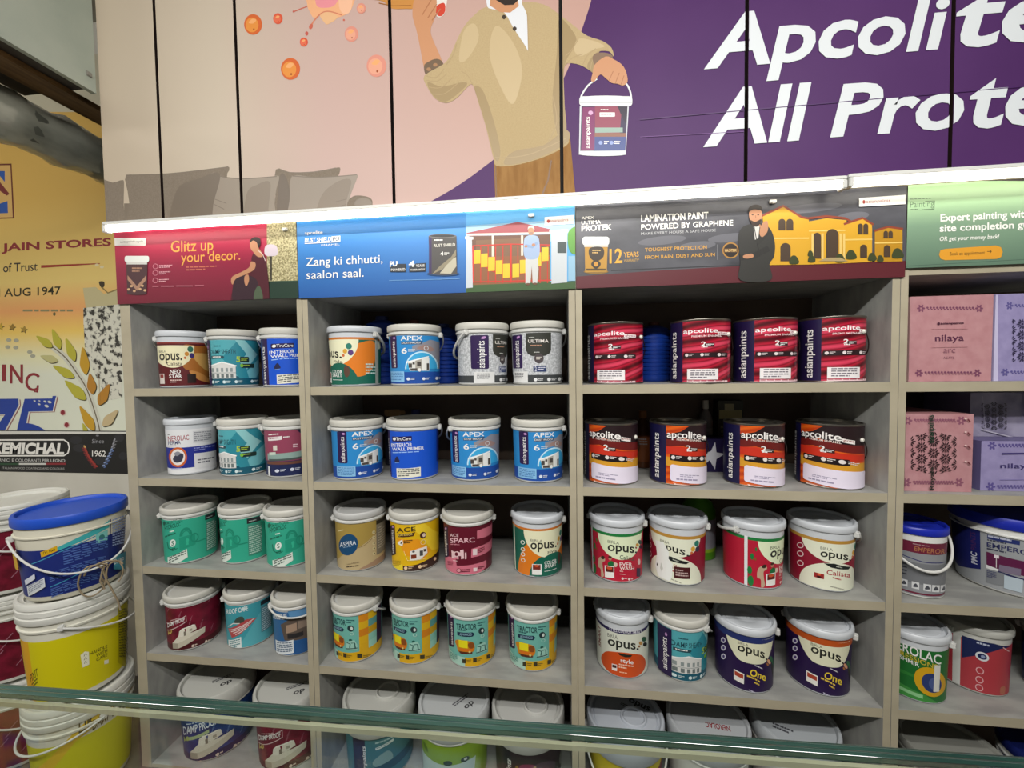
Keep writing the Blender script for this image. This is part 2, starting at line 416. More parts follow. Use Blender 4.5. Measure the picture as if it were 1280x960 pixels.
# seated woman in a dark red sari
a.blob([(985, 365), (1030, 380), (1050, 430), (1062, 520), (1070, 650), (1060, 690), (850, 690), (845, 600), (862, 540), (930, 520), (965, 480), (960, 410)], '#4d1a26')
a.blob([(870, 525), (950, 515), (1000, 560), (985, 660), (860, 680), (842, 610)], '#35202a')
a.blob([(975, 660), (985, 600), (1010, 580), (1030, 640), (1020, 690)], '#4c5b45')
a.blob([(958, 430), (985, 440), (975, 480), (920, 510), (865, 535), (845, 570), (835, 550), (845, 520), (905, 490), (945, 465)], SKIN)
a.blob([(918, 520), (940, 510), (945, 545), (930, 580), (918, 560)], SKIN)
a.blob([(955, 305), (985, 290), (1010, 300), (1008, 340), (985, 375), (962, 360), (952, 335)], SKIN)
a.blob([(975, 372), (1005, 350), (1030, 395), (1000, 400)], SKIN)
a.blob([(950, 300), (975, 280), (1010, 285), (1016, 320), (1004, 345), (992, 312), (970, 300), (955, 312)], '#2a1b18')
a.line([(1000, 360), (1030, 385), (1046, 425)], 4, '#d9c6c0')
sign('sign_board', a, 'maroon sign board with gold lettering, a seated woman and a lamp', -1.642, -0.9135, 1.808, 2.076, SY, 0.0065, '#3a3330', 'sign', group='advertising boards above the shelves')

# ---- blue sign
a = Art(); a.f = crop(370, 240, 3.5556, SY)
a.rect(0, 60, 755, 500, 'sign_blue'); a.rect(755, 50, 1250, 480, '#5aa9df')
a.poly([(755, 150), (1250, 120), (1250, 220), (755, 220)], '#9cc4e0')
a.poly([(758, 182), (900, 152), (985, 133), (1130, 165), (1130, 185), (760, 196)], '#9c4b50'); a.line([(757, 190), (1130, 182)], 9, '#d8cfc4')
a.poly([(770, 196), (1130, 188), (1130, 300), (770, 300)], '#6b4a38'); a.poly([(800, 215), (1010, 205), (1010, 300), (800, 310)], '#7c5a40')
for x in (870, 1000): a.rect(x, 193, x+10, 300, '#d9cfbf')
a.poly([(785, 290), (1130, 280), (1130, 410), (785, 420)], '#8c5a38'); a.poly([(757, 415), (1250, 395), (1250, 500), (755, 500)], '#3c5a30')
for k in range(11):
    x = 788+k*33; a.line([(x, 240), (x, 405)], 4, '#c93325')
a.line([(785, 240), (955, 232), (1130, 236)], 5, '#c93325'); a.line([(785, 300), (870, 350), (955, 380), (1040, 350), (1130, 290)], 5, '#c93325'); a.line([(785, 400), (1135, 392)], 5, '#c93325')
for x, y0, y1 in ((790, 260, 320), (822, 275, 335), (854, 290, 352), (888, 305, 367), (920, 320, 382), (962, 320, 380), (995, 303, 362), (1060, 270, 330), (1092, 247, 308)):
    a.poly([(x, y0), (x+30, y0-2), (x+30, y1-2), (x, y1)], '#e8bf2c')
a.line([(955, 235), (955, 400)], 8, '#d23a28'); a.line([(787, 240), (787, 400)], 7, '#d23a28')
a.poly([(757, 205), (782, 205), (786, 425), (757, 428)], '#c5cbd2'); a.poly([(752, 198), (788, 200), (788, 212), (752, 210)], '#dfe3e6')
a.poly([(1135, 175), (1205, 172), (1205, 402), (1135, 408)], '#c2c8cc'); a.poly([(1126, 170), (1210, 166), (1210, 182), (1126, 186)], '#dfe3e6'); a.rect(1162, 222, 1202, 272, '#3f4b4b')
a.blob([(1210, 180), (1250, 160), (1250, 270), (1215, 260)], '#5f9a3c'); a.rect(1210, 285, 1250, 395, '#8fb8d0')
# the standing man in a pale shirt
a.poly([(1020, 285), (1075, 285), (1078, 345), (1072, 405), (1052, 405), (1048, 330), (1042, 405), (1020, 408)], '#c9c9c6')
a.blob([(1030, 195), (1058, 193), (1080, 210), (1078, 290), (1018, 292), (1014, 215)], '#9cb0cf')
a.line([(1018, 238), (1050, 245), (1074, 226)], 13, '#88a0c4'); a.ell(1056, 236, 8, 7, SKIN); a.ell(1022, 242, 7, 6, SKIN)
a.ell(1045, 174, 13, 19, SKIN); a.blob([(1030, 168), (1035, 153), (1055, 152), (1060, 170), (1050, 160), (1038, 160)], '#b8b4ae'); a.line([(1038, 182), (1052, 182)], 4, '#8a7468')
a.ell(1030, 410, 10, 5, '#6a4a34'); a.ell(1062, 408, 10, 5, '#6a4a34')
a.poly([(1105, 113), (1236, 103), (1236, 142), (1105, 150)], W); a.text('asianpaints', 1130, 120, 1210, 138, '#b0392f', 0, 0, 0, -4); a.ell(1122, 131, 7, 8, '#b0392f')
a.text('apcolite', 40, 174, 120, 194, W, 0.02, 0, 0, -3)
a.line([(40, 230), (196, 222)], 3, W); a.text('RUST SHIELD', 40, 202, 158, 226, W, 0.02, 0.15, 0, -4); a.poly([(160, 198), (198, 195), (198, 222), (160, 225)], W); a.text('PU', 164, 200, 194, 220, '#27405c', 0.02, 0.1, 0, -2); a.text('ENAMEL', 114, 231, 196, 241, W, 0, 0, 0, -3)
a.text('Zang ki chhutti,', 46, 284, 386, 342, W, 0.004, 0, 0, -10); a.text('saalon saal.', 48, 344, 302, 388, W, 0.004, 0, 0, -6)
a.text('PU', 418, 308, 452, 334, W, 0.03); a.poly([(420, 334), (455, 320), (490, 320), (490, 356), (420, 356)], '#2b3138'); a.text('PU', 418, 308, 450, 332, W, 0.03); a.text('POWERED', 424, 340, 486, 352, W, 0.01)
a.poly([(504, 336), (535, 318), (578, 316), (578, 354), (504, 356)], '#2b3138'); a.text('4', 502, 306, 528, 334, W, 0.03); a.text('YEARS', 534, 322, 572, 334, W, 0.01); a.text('WARRANTY*', 508, 341, 574, 351, W, 0.01); a.line([(415, 394), (728, 386)], 2, '#7fb2e0')
a.ell(655, 364, 72, 10, '#24466f')
a.poly([(590, 198), (714, 196), (717, 362), (598, 366)], '#4a4744'); a.ell(652, 197, 62, 9, '#6c6a66'); a.ell(652, 196, 56, 6, '#2c2b2a'); a.ell(658, 362, 59, 8, '#4a4744')
a.poly([(640, 362), (690, 300), (712, 290), (714, 330), (690, 364)], '#b9b29c'); a.poly([(606, 366), (640, 330), (690, 290), (712, 255), (712, 285), (650, 345)], '#8c826a'); a.rect(592, 202, 604, 364, '#3b2a55')
a.micro(616, 212, 662, 222, 1, W); a.text('RUST SHIELD', 614, 230, 708, 246, '#d8d4c8', 0.02, 0, 0, -2); a.text('4', 642, 266, 656, 284, W, 0.03); a.micro(660, 270, 682, 284, 2, W)
sign('sign_board', a, 'blue sign board with white slogan and a man before a red gate', -0.9115, 0.0592, 1.806, 2.076, SY, 0.0065, '#3a3330', 'sign', group='advertising boards above the shelves')

# ---- storm sign
a = Art(); a.f = crop(710, 220, 2.9767, SY)
a.rect(0, 40, 1260, 430, 'sign_storm'); a.poly([(20, 375), (330, 352), (640, 335), (1260, 315), (1260, 440), (20, 440)], '#5c2129')
a.line([(160, 352), (640, 332)], 4, '#2c2c30')
for x, y, rx in ((350, 240, 90), (480, 260, 70), (600, 230, 80), (900, 120, 120), (1060, 150, 60)): a.ell(x, y, rx, 16, '#65656c', rot=-6)
a.text('APEX', 50, 150, 98, 162, W, 0.02, 0, 0, -1); a.text('ULTIMA', 50, 165, 122, 181, W, 0.015, 0, 0, -2); a.text('PROTEK', 50, 181, 163, 207, W, 0.025, 0, 0, -3)
a.text('LAMINATION PAINT', 272, 138, 522, 172, W, 0.018, 0, 0, -4); a.text('POWERED BY GRAPHENE', 272, 170, 614, 202, W, 0.018, 0, 0, -5); a.text('MAKE EVERY HOUSE A SAFE HOUSE', 272, 202, 550, 220, '#b9b9ba', 0.0, 0, 0, -5)
a.text('12', 154, 270, 202, 326, '#e2a93c', 0.02); a.text('YEARS', 207, 282, 263, 303, '#e2a93c', 0.01, 0, 0, -2); a.text('WARRANTY*', 208, 308, 265, 320, '#c9a04c', 0.0, 0, 0, -1)
a.text('TOUGHEST PROTECTION', 286, 262, 516, 282, '#d9a23c', 0.008, 0, 0, -3); a.text('FROM RAIN, DUST AND SUN', 286, 290, 546, 312, '#d9a23c', 0.008, 0, 0, -4); a.line([(556, 255), (556, 312)], 2, '#8a8a8c')
a.ell(605, 277, 31, 30, '#b0803c'); a.ell(605, 277, 26, 25, '#2a211c'); a.rect(578, 270, 632, 284, '#6a4a2c'); a.text('PROTEK', 584, 272, 627, 283, '#e8c682', 0.01)
a.ell(104, 356, 46, 8, '#8a6a2c'); a.poly([(62, 250), (148, 248), (144, 356), (64, 358)], '#b98a32'); a.rrect(54, 226, 153, 258, 10, '#e3e4e0'); a.rect(60, 256, 149, 264, '#c9c9c4'); a.blob([(82, 268), (128, 266), (132, 300), (104, 318), (80, 300)], '#3a2f24'); a.micro(90, 275, 122, 292, 2, '#d8b26a'); a.blob([(104, 310), (122, 328), (104, 346), (86, 328)], '#3a2f24'); a.ell(104, 328, 8, 9, '#c98f34'); a.rect(68, 345, 140, 352, '#4d3a1c')
# yellow mansion
Yl = '#d3a02a'; Yd = '#b8871f'; RB = '#8a3f2a'; WN = '#4a3a2c'
a.poly([(722, 148), (800, 116), (860, 152), (895, 158), (895, 330), (745, 332)], Yl); a.poly([(895, 170), (960, 158), (1035, 165), (1035, 325), (895, 330)], Yl)
a.poly([(1030, 178), (1095, 160), (1130, 180), (1130, 320), (1030, 325)], Yl); a.poly([(1140, 205), (1190, 192), (1243, 200), (1243, 318), (1140, 320)], Yd)
for pts in ([(718, 150), (800, 112), (868, 154), (900, 160)], [(895, 158), (960, 150), (1030, 158), (1055, 172)], [(1025, 180), (1095, 157), (1135, 182)], [(1138, 205), (1190, 190), (1245, 198)]): a.line(pts, 8, RB)
for pts in ([(735, 233), (895, 232)], [(1030, 238), (1130, 236)], [(1140, 250), (1243, 248)], [(895, 205), (1030, 203)]): a.line(pts, 5, '#e6c36a')
def arch(x, y0, y1, w_, c=WN): a.rect(x-w_/2, y0+w_/2, x+w_/2, y1, c); a.ell(x, y0+w_/2, w_/2, w_/2, c)
for x, y0, y1, w_ in ((795, 160, 203, 26), (824, 160, 203, 26), (808, 250, 318, 38), (925, 212, 308, 30), (982, 198, 306, 46), (1086, 178, 218, 18), (1106, 178, 218, 18), (1098, 256, 305, 26), (1180, 205, 232, 16), (1198, 205, 232, 16), (1185, 258, 302, 24)): arch(x, y0, y1, w_)
for x in (908, 945, 1012, 1025): a.rect(x-4, 215, x+4, 310, '#e0c070')
for x, y, r in ((840, 318, 18), (905, 312, 14), (1052, 300, 20), (1130, 306, 16), (1160, 310, 12), (1225, 296, 22), (900, 290, 10), (1010, 312, 18)): a.blob([(x-r, y+8), (x-r*.6, y-r), (x+r*.3, y-r*1.1), (x+r, y), (x+r*.6, y+10)], '#3d4426')
a.poly([(930, 318), (960, 305), (1010, 304), (1040, 318)], '#a89468')
# man in a dark suit, hand raised
a.blob([(640, 200), (675, 180), (720, 178), (752, 200), (768, 250), (765, 300), (748, 330), (752, 388), (640, 388), (640, 320), (632, 250)], '#33322f')
a.poly([(688, 182), (712, 180), (706, 235), (694, 238)], '#cfccc6'); a.line([(690, 185), (700, 240), (712, 300)], 3, '#1e1d1c'); a.line([(640, 305), (690, 298), (745, 270)], 22, '#2b2a28'); a.line([(700, 250), (730, 222), (742, 205)], 20, '#2f2e2b')
a.blob([(652, 296), (682, 290), (688, 302), (668, 308), (652, 306)], SKIN); a.blob([(712, 200), (720, 180), (738, 168), (743, 190), (738, 212), (722, 228), (712, 220)], SKIN)
for q in ((716, 178, 708, 160), (724, 172, 722, 158), (736, 172, 738, 158)): a.line([(q[0], q[1]+14), (q[2], q[3]+18)], 6, SKIN)
a.blob([(672, 138), (680, 122), (708, 120), (720, 138), (716, 168), (702, 186), (684, 182), (674, 162)], SKIN); a.blob([(676, 165), (695, 172), (716, 162), (712, 180), (700, 190), (684, 184)], '#3a2a22'); a.blob([(670, 140), (672, 118), (694, 108), (716, 114), (722, 136), (712, 128), (690, 126), (676, 132)], '#2a2019')
for x in (685, 706): a.ell(x, 146, 4, 2, '#2a2019')
a.line([(696, 148), (697, 158)], 3, '#9a6b4e')
a.poly([(1080, 84), (1252, 72), (1252, 106), (1080, 116)], W); a.text('asianpaints', 1106, 89, 1196, 106, '#b0392f', 0, 0, 0, -3); a.ell(1098, 98, 5, 7, '#b0392f')
sign('sign_board', a, 'dark stormy sign board with a suited man beside a yellow mansion', 0.0618, 1.0362, 1.806, 2.076, SY, 0.0065, '#3a3330', 'sign', group='advertising boards above the shelves')

# ---- green sign
a = Art(); a.f = crop(1100, 220, 6.4, SY)
a.rect(195, 40, 5200, 760, 'sign_green'); a.line([(195, 722), (1152, 668), (3500, 540)], 5, '#4c6455')
a.text('Painting', 240, 200, 432, 268, '#5c7458', 0.0, 0, 0, -5); a.micro(240, 182, 432, 194, 1, '#5c7458', -8); a.micro(236, 266, 330, 280, 1, '#4c6048', -4); a.line([(330, 272), (432, 264), (436, 200), (360, 204)], 6, '#5c7458'); a.text('SERVICE', 338, 264, 428, 274, '#4c6048', 0, 0, 0, -4)
a.text('Expert painting with on', 482, 306, 1310, 384, W, 0.022, exact=True); a.text('site completion guarantee', 476, 390, 1480, 466, W, 0.022, exact=True); a.text('OR get your money back!', 476, 486, 952, 532, W, 0.012, 0.15, exact=True)
a.poly([(520, 584), (925, 556), (965, 570), (980, 606), (968, 648), (930, 664), (520, 674), (484, 664), (470, 630), (482, 594)], '#dc9a30'); a.text('Book an appointment', 556, 610, 836, 646, '#5a4220', 0.006, exact=True); a.line([(855, 604), (888, 604)], 5, '#5a4220'); a.line([(876, 594), (890, 604), (878, 616)], 5, '#5a4220')
sign('sign_board', a, 'pale green sign board with white lettering and an orange button', 1.0388, 2.0, 1.832, 2.076, SY, 0.0065, '#3a3330', 'sign', group='advertising boards above the shelves')

# ------------------------------------------------------------------ overhead cabinet with the printed doors
OY = -0.04
oc = thing('overhead_cabinet', 'overhead cabinet with printed doors above the sign boards', 'cabinet', (0, 0, 2.09))
bm = bmesh.new(); box(bm, -1.625, 2.2, OY+0.022, 0.41, 0.0, 1.12)
bm_obj('carcass', bm, m('#1c1716', 0.7), oc)
a = Art(); a.f = lambda x, y: (lambda p: (p.x, p.z))(Py(x, y, OY))
a.poly([(60, -80), (1800, -400), (1800, 420), (60, 330)], 'mural_pink')
a.poly(spline([(520, 262), (566, 236), (602, 211), (640, 180), (676, 140), (706, 95), (727, 38), (742, -12), (752, -80)], 4, False) + [(1800, -400), (1800, 420), (520, 420)], 'mural_purple')
a.f = crop(130, 190, 3.657, OY)
CU = 'cushion_cloth'; CD = '#7a6e60'
a.blob([(-40, 140), (40, 140), (85, 128), (92, 150), (90, 240), (92, 420), (-40, 420)], CU, 3); a.poly([(92, 235), (120, 235), (124, 420), (94, 420)], CD)
a.poly(spline([(100, 108), (180, 106), (300, 98), (420, 88), (520, 74), (568, 67), (572, 85), (560, 130), (545, 420), (120, 420), (118, 260), (108, 180)], 3), CU); a.line(spline([(102, 106), (300, 99), (520, 74), (568, 67)], 4, False), 4, CD)
a.poly(spline([(786, 80), (850, 92), (960, 90), (1060, 72), (1080, 74), (1076, 100), (1060, 150), (1040, 420), (780, 420), (784, 200)], 3), CU); a.line(spline([(788, 80), (850, 94), (960, 91), (1060, 73)], 4, False), 4, CD)
a.poly(spline([(490, 98), (545, 114), (640, 122), (740, 118), (800, 110), (788, 170), (780, 240), (776, 420), (500, 420), (498, 220)], 3), '#94887a'); a.line(spline([(492, 98), (545, 114), (640, 122), (790, 112)], 4, False), 4, CD)
a.poly(spline([(860, 110), (960, 116), (1060, 112), (1150, 104), (1158, 118), (1130, 190), (1105, 290), (1100, 420), (815, 420), (830, 290), (850, 200)], 3), '#93877a'); a.line(spline([(862, 110), (960, 116), (1060, 112), (1156, 104)], 4, False), 4, CD)
for pts in ([(640, 420), (650, 200), (700, 150), (760, 140), (752, 260), (745, 420)], [(960, 420), (985, 220), (1060, 140), (1130, 130), (1105, 240), (1080, 420)]): a.blob(pts, '#877a6c')
for pts in ([(300, 420), (330, 180), (440, 120), (530, 100), (500, 240), (470, 420)],): a.blob(pts, '#74685b')
for pts in ([(800, 130), (830, 110), (850, 200), (826, 330), (800, 420), (785, 420)],): a.blob(pts, '#6e6256')
a.blob([(1105, 420), (1110, 250), (1135, 205), (1180, 200), (1222, 215), (1228, 260), (1230, 420)], CU); a.ell(1185, 236, 40, 26, '#84786a')
for q in ((505, 215, 560, 235), (505, 240, 550, 262), (1060, 228, 1110, 215), (1070, 250, 1108, 240)): a.line([(q[0], q[1]), (q[2], q[3])], 3, CD)
# fruit and splash of juice
a.f = crop(280, 0, 4, OY)
a.blob([(418, -80), (416, 20), (430, 60), (452, 90), (500, 70), (540, 90), (600, 78), (640, 40), (650, -80)], '#e2a77c', 6); a.blob([(470, -80), (460, 20), (500, 40), (560, 20), (590, -80)], '#dd8a92'); a.blob([(585, -60), (575, 30), (600, 70), (635, 50), (640, -60)], '#e7b493'); a.blob([(480, 75), (520, 60), (570, 85), (520, 122), (500, 110)], '#dcae82')
a.line(spline([(432, 140), (450, 105), (490, 65), (530, 58), (590, 76)], 4, False), [9]*3+[7]*5+[6]*9, '#c87a5c'); a.ell(435, 133, 9, 14, '#c0604c', rot=20); a.ell(414, 168, 8, 11, '#b8554a'); a.line([(416, 33), (380, 46), (352, 58)], 5, '#c0604c'); a.ell(349, 58, 6, 5, '#b8554a'); a.ell(600, 101, 5, 5, '#c0604c')
def ball(cx, cy, r, c1, c2):
    a.ell(cx, cy, r, r*1.14, c1); a.ell(cx-r*.12, cy+r*.05, r*.72, r*.82, c2); a.blob([(cx-r*.5, cy-r*.2), (cx-r*.1, cy-r*.62), (cx+r*.35, cy-r*.5), (cx, cy-r*.1)], '#e3a268'); a.ell(cx+r*.08, cy+r*.55, r*.1, r*.12, '#9a4a22')
for cx, cy, r, q in ((146, 123, 45, 0), (270, 94, 24, 1), (333, 345, 48, 0), (400, 211, 20, 1), (638, 171, 34, 2), (763, 330, 49, 2), (687, 43, 23, 2)): ball(cx, cy, r, ('#c9602c', '#cc5236', '#d28a78')[q], ('#d98a3c', '#d8684a', '#dc9c82')[q])
# the man with a pail
a.f = crop(490, 0, 3.69, OY)
TR = 'trouser_cloth'; SW = 'sweater_knit'; SD = '#a8916a'; SK = '#c08a64'; SK2 = '#a9714e'
a.poly([(470, 740), (480, 1010), (860, 1010), (840, 840), (822, 640), (700, 700)], TR); a.line([(735, 740), (720, 830), (690, 905), (670, 1010)], 8, '#6e4b26'); a.line([(478, 765), (482, 920)], 5, '#6e4b26')
a.blob([(-110, -10), (-40, 8), (0, 40), (60, 42), (105, 36), (110, -20), (60, -60), (-60, -60)], '#c08440'); a.line([(-60, 15), (0, 28), (90, 26)], 4, '#9a6228'); a.blob([(190, -40), (250, -40), (250, 40), (232, 76), (205, 70)], '#d9d4cc'); a.blob([(205, 30), (240, 15), (246, 50), (228, 76), (205, 66)], '#c4402c')
a.poly(spline([(95, 70), (100, 95), (118, 160), (130, 220), (145, 300), (158, 350), (190, 366), (238, 320), (228, 275), (205, 220), (182, 165), (180, 130), (195, 90), (205, 40), (198, -30), (120, -30), (98, 20)], 3), SK)
a.blob([(148, 305), (170, 285), (205, 272), (232, 285), (238, 320), (190, 366), (158, 350)], '#6c5844'); 
for x, y in ((170, 320), (200, 300), (185, 340), (215, 320)): a.ell(x, y, 10, 8, '#a37a56')
for q in ((105, 70, 150, 0), (130, 85, 175, 20), (150, 95, 192, 42)): a.line([(q[0]+35, q[1]), (q[2]+32, q[3])], 5, SK2)
a.poly(spline([(440, 32), (385, 66), (335, 120), (298, 190), (268, 258), (236, 298), (150, 350), (162, 400), (200, 455), (250, 476), (300, 452), (345, 405), (372, 392), (398, 470), (432, 580), (456, 680), (468, 728), (482, 766), (560, 764), (660, 740), (750, 704), (814, 662), (806, 620), (800, 540), (794, 430), (796, 306), (850, 296), (900, 318), (940, 345), (955, 320), (930, 275), (950, 240), (1000, 238), (1022, 262), (1012, 222), (970, 190), (900, 166), (842, 122), (775, 70), (700, 22), (600, 10)], 3), SW)
for pts in ([(380, 400), (420, 420), (470, 560), (500, 700), (478, 740), (440, 600), (400, 470)], [(770, 90), (830, 140), (850, 200), (800, 290), (790, 420), (805, 600), (770, 640), (740, 480), (760, 250)], [(165, 380), (230, 400), (330, 380), (340, 400), (250, 470), (190, 440)], [(560, 700), (700, 670), (800, 600), (810, 655), (660, 735), (520, 760)], [(900, 310), (925, 260), (960, 235), (930, 280), (940, 340)]): a.blob(pts, '#9a845e')
for pts in ([(480, 120), (560, 200), (600, 330), (560, 480), (500, 400), (450, 250)], [(330, 150), (380, 110), (400, 180), (350, 270), (310, 280)], [(860, 180), (930, 190), (980, 215), (930, 230), (870, 260), (840, 230)]): a.blob(pts, '#bda882')
for pts in ([(160, 372), (210, 375), (255, 340)], [(170, 402), (225, 405), (280, 360)], [(190, 435), (245, 432), (310, 380)], [(160, 352), (205, 358), (240, 318)], [(372, 392), (350, 350), (320, 330)], [(470, 728), (560, 726), (660, 704), (800, 640)], [(795, 305), (830, 270), (880, 250)], [(880, 300), (900, 260), (940, 225)], [(915, 320), (925, 280), (955, 238)], [(860, 180), (830, 230), (800, 260)], [(720, 660), (760, 560), (740, 440)], [(300, 200), (280, 260), (250, 300)]): a.line(spline(pts, 5, False), 4, SD)
a.poly(spline([(440, 32), (470, 45), (520, 62), (560, 130), (610, 205), (630, 235), (627, 150), (622, 70), (600, 20), (585, -30), (450, -30)], 3), '#d6d8dc'); a.line([(625, 60), (630, 235)], 5, SD); a.poly([(452, 28), (500, 58), (545, 60), (585, 30), (575, -40), (455, -40)], SK); a.blob([(466, -110), (480, -170), (530, -190), (582, -170), (596, -110), (590, -40), (565, 10), (530, 22), (495, 10), (472, -40)], SK); a.blob([(460, -110), (462, -185), (500, -222), (560, -222), (600, -185), (602, -110), (588, -150), (530, -165), (476, -150)], '#2b211c'); a.line([(488, -112), (515, -116)], 7, '#2b211c'); a.line([(546, -116), (574, -112)], 7, '#2b211c'); a.ell(502, -98, 9, 5, '#2b211c'); a.ell(560, -98, 9, 5, '#2b211c'); a.line([(532, -98), (526, -62), (538, -60)], 5, SK2); a.line([(510, -36), (552, -36)], 6, SK2)
a.poly([(468, -60), (480, 2), (520, 26), (560, 24), (584, 0), (594, -60), (572, -30), (552, -22), (510, -22), (490, -30)], '#2b211c')
for x, y in ((517, 80), (566, 134)): a.ell(x, y, 9, 10, '#3a3028')
# his hand and the printed pail
a.line(spline([(868, 472), (875, 440), (905, 395), (945, 365)], 4, False), 8, '#d5d6d8'); a.line(spline([(1103, 470), (1100, 430), (1082, 390), (1050, 365)], 4, False), 8, '#d5d6d8')
a.blob([(925, 272), (940, 248), (985, 245), (1018, 262), (990, 300), (945, 315)], '#7d6450')
a.poly(spline([(935, 300), (985, 262), (1022, 275), (1060, 300), (1080, 335), (1086, 378), (1066, 396), (1040, 388), (1012, 384), (985, 362), (960, 345), (932, 378), (918, 372), (925, 340)], 3), SK)
for q in ((1000, 375, 1020, 330), (1030, 385, 1048, 338), (1056, 392, 1070, 350)): a.line([(q[0], q[1]), (q[2], q[3])], 4, SK2)
a.poly([(866, 490), (1092, 490), (1078, 715), (862, 715)], '#c9ccd2'); a.ell(970, 712, 108, 9, '#d9dcdf'); a.poly([(874, 492), (1086, 492), (1076, 695), (868, 697)], '#2c2146')
a.poly([(936, 492), (1060, 492), (1050, 620), (936, 615)], '#8d3a52'); a.poly([(1040, 492), (1086, 492), (1082, 580), (1060, 540)], '#241a30'); a.poly([(936, 590), (1064, 590), (1064, 612), (936, 614)], '#8fa89c'); a.poly([(930, 615), (1078, 615), (1078, 632), (930, 634)], '#8a5c48'); a.poly([(932, 632), (1078, 632), (1074, 695), (930, 697)], '#3a4a86'); a.poly([(880, 495), (936, 495), (934, 695), (872, 697)], '#7a1e5c')
a.text('asianpaints', 893, 540, 918, 685, W, 0.01, 0, 90); a.ell(916, 522, 11, 10, '#cfa0c4'); a.micro(962, 505, 1015, 513, 1, W); a.rrect(957, 520, 1028, 540, 3, '#e6dfe0'); a.micro(964, 526, 1020, 535, 1, '#8d3a52'); a.ell(962, 660, 9, 9, '#8fa0d0'); a.micro(978, 652, 1000, 670, 2, W); a.ell(1012, 660, 9, 9, '#8fa0d0'); a.micro(1025, 652, 1052, 670, 2, W)
a.rrect(864, 446, 1108, 492, 16, '#d9dbda'); a.line([(866, 474), (1106, 474)], 5, '#b4b6ba'); a.ell(985, 452, 112, 9, '#e3e4e2')
# brand lettering
a.f = crop(800, 0, 2.6667, OY)
LT = '#d5dadd'
a.text('Apcoli', 212, 52, 1030, 290, LT, 0.022, 0.2, exact=True); a.text('te', 1050, -15, 1400, 166, LT, 0.022, 0.2, exact=True)
a.text('All', 210, 300, 570, 492, LT, 0.022, 0.2, exact=True); a.text('Pro', 632, 285, 1078, 462, LT, 0.022, 0.2, exact=True); a.text('tek', 1096, 240, 1560, 434, LT, 0.022, 0.2, exact=True)
a.line([(0, 400), (250, 378), (800, 330), (1280, 290)], 3, '#46215c'); a.line([(0, 458), (345, 440)], 2, '#6a3c82')
SEAM = [-1.632, -1.399, -1.0915, -0.538, 0.0175, 0.568, 1.1195, 1.675, 2.2]
for i in range(8):
    x0 = SEAM[i]+(0.0055 if i else 0); x1 = SEAM[i+1]-0.0055
    d = sign('door', a, None, x0, x1, 2.091, 3.205, OY, 0.02, '#2a1e1c', None, 0.000012, oc)
    d.location = (0, 0, -2.09); d.name = 'door'

# ------------------------------------------------------------------ LED battens under the overhead cabinet
def batten(x0, x1, z, label, dz=0.0):
    t = thing('led_tube_light', label, 'light', (x0, -0.062, z), 0, 'lit tubes over the sign boards')
    L = x1-x0
    bm = bmesh.new(); box(bm, 0, L, -0.019, 0.021, 0.0165, 0.0275, bev=0.002); bm_obj('housing', bm, m('#d8d8d4', 0.4), t)
    bm = bmesh.new(); tube(bm, [(0.012+k*(L-0.024)/12, -0.007, 0.004+dz*k/12) for k in range(13)], 0.0106, 12); bm_obj('tube', bm, 'led_glow', t, 40)
    for x in (0.0, L-0.012):
        bm = bmesh.new(); box(bm, x, x+0.012, -0.0205, 0.0065, -0.0095, 0.0163, bev=0.002); bm_obj('end_cap', bm, m('#cfcfca', 0.4), t)
batten(-1.60, 0.825, 2.058, 'long lit white tube running from the left end over the first three boards')
batten(0.83, 2.0, 2.062, 'lit white tube over the green board, right of the tube joint')
for x, lab in ((-0.953, 'tiny white cable clip below the tube near the maroon board'), (-0.083, 'tiny white cable clip below the tube over the gate picture'), (0.66, 'tiny white cable clip below the tube over the mansion picture')):
    bm = bmesh.new(); box(bm, x-0.010, x+0.010, -0.016, -0.0075, 2.044, 2.054, bev=0.0015); box(bm, x-0.004, x+0.004, -0.021, -0.0155, 2.041, 2.049, bev=0.001)
    tag(bm_obj('cable_clip', bm, m('#dddcd6', 0.4)), lab, 'clip', 'cable clips under the tube')

# ------------------------------------------------------------------ side cabinet, beam and wrapped pipe at upper left
SG = noisy('grey_green_board', '#a3ada2', '#b0b8ac', 5, (1, 1, 1), 0.55)
t = thing('side_cabinet', 'pale grey-green hanging cabinet side at the upper left corner', 'cabinet', (-1.634, -0.05, 2.55))
bm = bmesh.new(); box(bm, -0.018, 0.0, -0.5, 0.0, 0.0, 0.66); bm_obj('side_panel', bm, SG, t)
bm = bmesh.new(); box(bm, -0.3, -0.0185, -0.5, 0.0, 0.02, 0.04); bm_obj('bottom_board', bm, m('#4a443e', 0.7), t)
bm = bmesh.new(); box(bm, -0.3, -0.0185, -0.5, 0.0, 0.0405, 0.66); bm_obj('carcass', bm, m('#35302c', 0.8), t)
bm = bmesh.new(); box(bm, -0.026, 0.004, -0.03, -0.012, 0.045, 0.062, bev=0.002); bm_obj('hinge', bm, m('#8a8880', 0.5), t)
bm = bmesh.new(); box(bm, -1.832, -1.727, -1.2, 0.41, 2.551, 2.5695, bev=0.003)
tag(bm_obj('wooden_beam', bm, noisy('beam_wood', '#6a4f30', '#8a6a42', 8, (8, 1, 8), 0.6, 6)), 'brown wooden beam below the hanging grey cabinet', 'beam')
PIPEM = noisy('plastic_wrap', '#63655b', '#a3a497', 7, (1, .4, 1), 0.08, 4, 0.35, spec=1.0)
bm = bmesh.new(); rr = random.Random(3)
pts = [(-1.935, -1.2+k*0.05, 2.462) for k in range(33)]
tube(bm, pts, [0.083+rr.uniform(-0.004, 0.004) for _ in pts], 22)
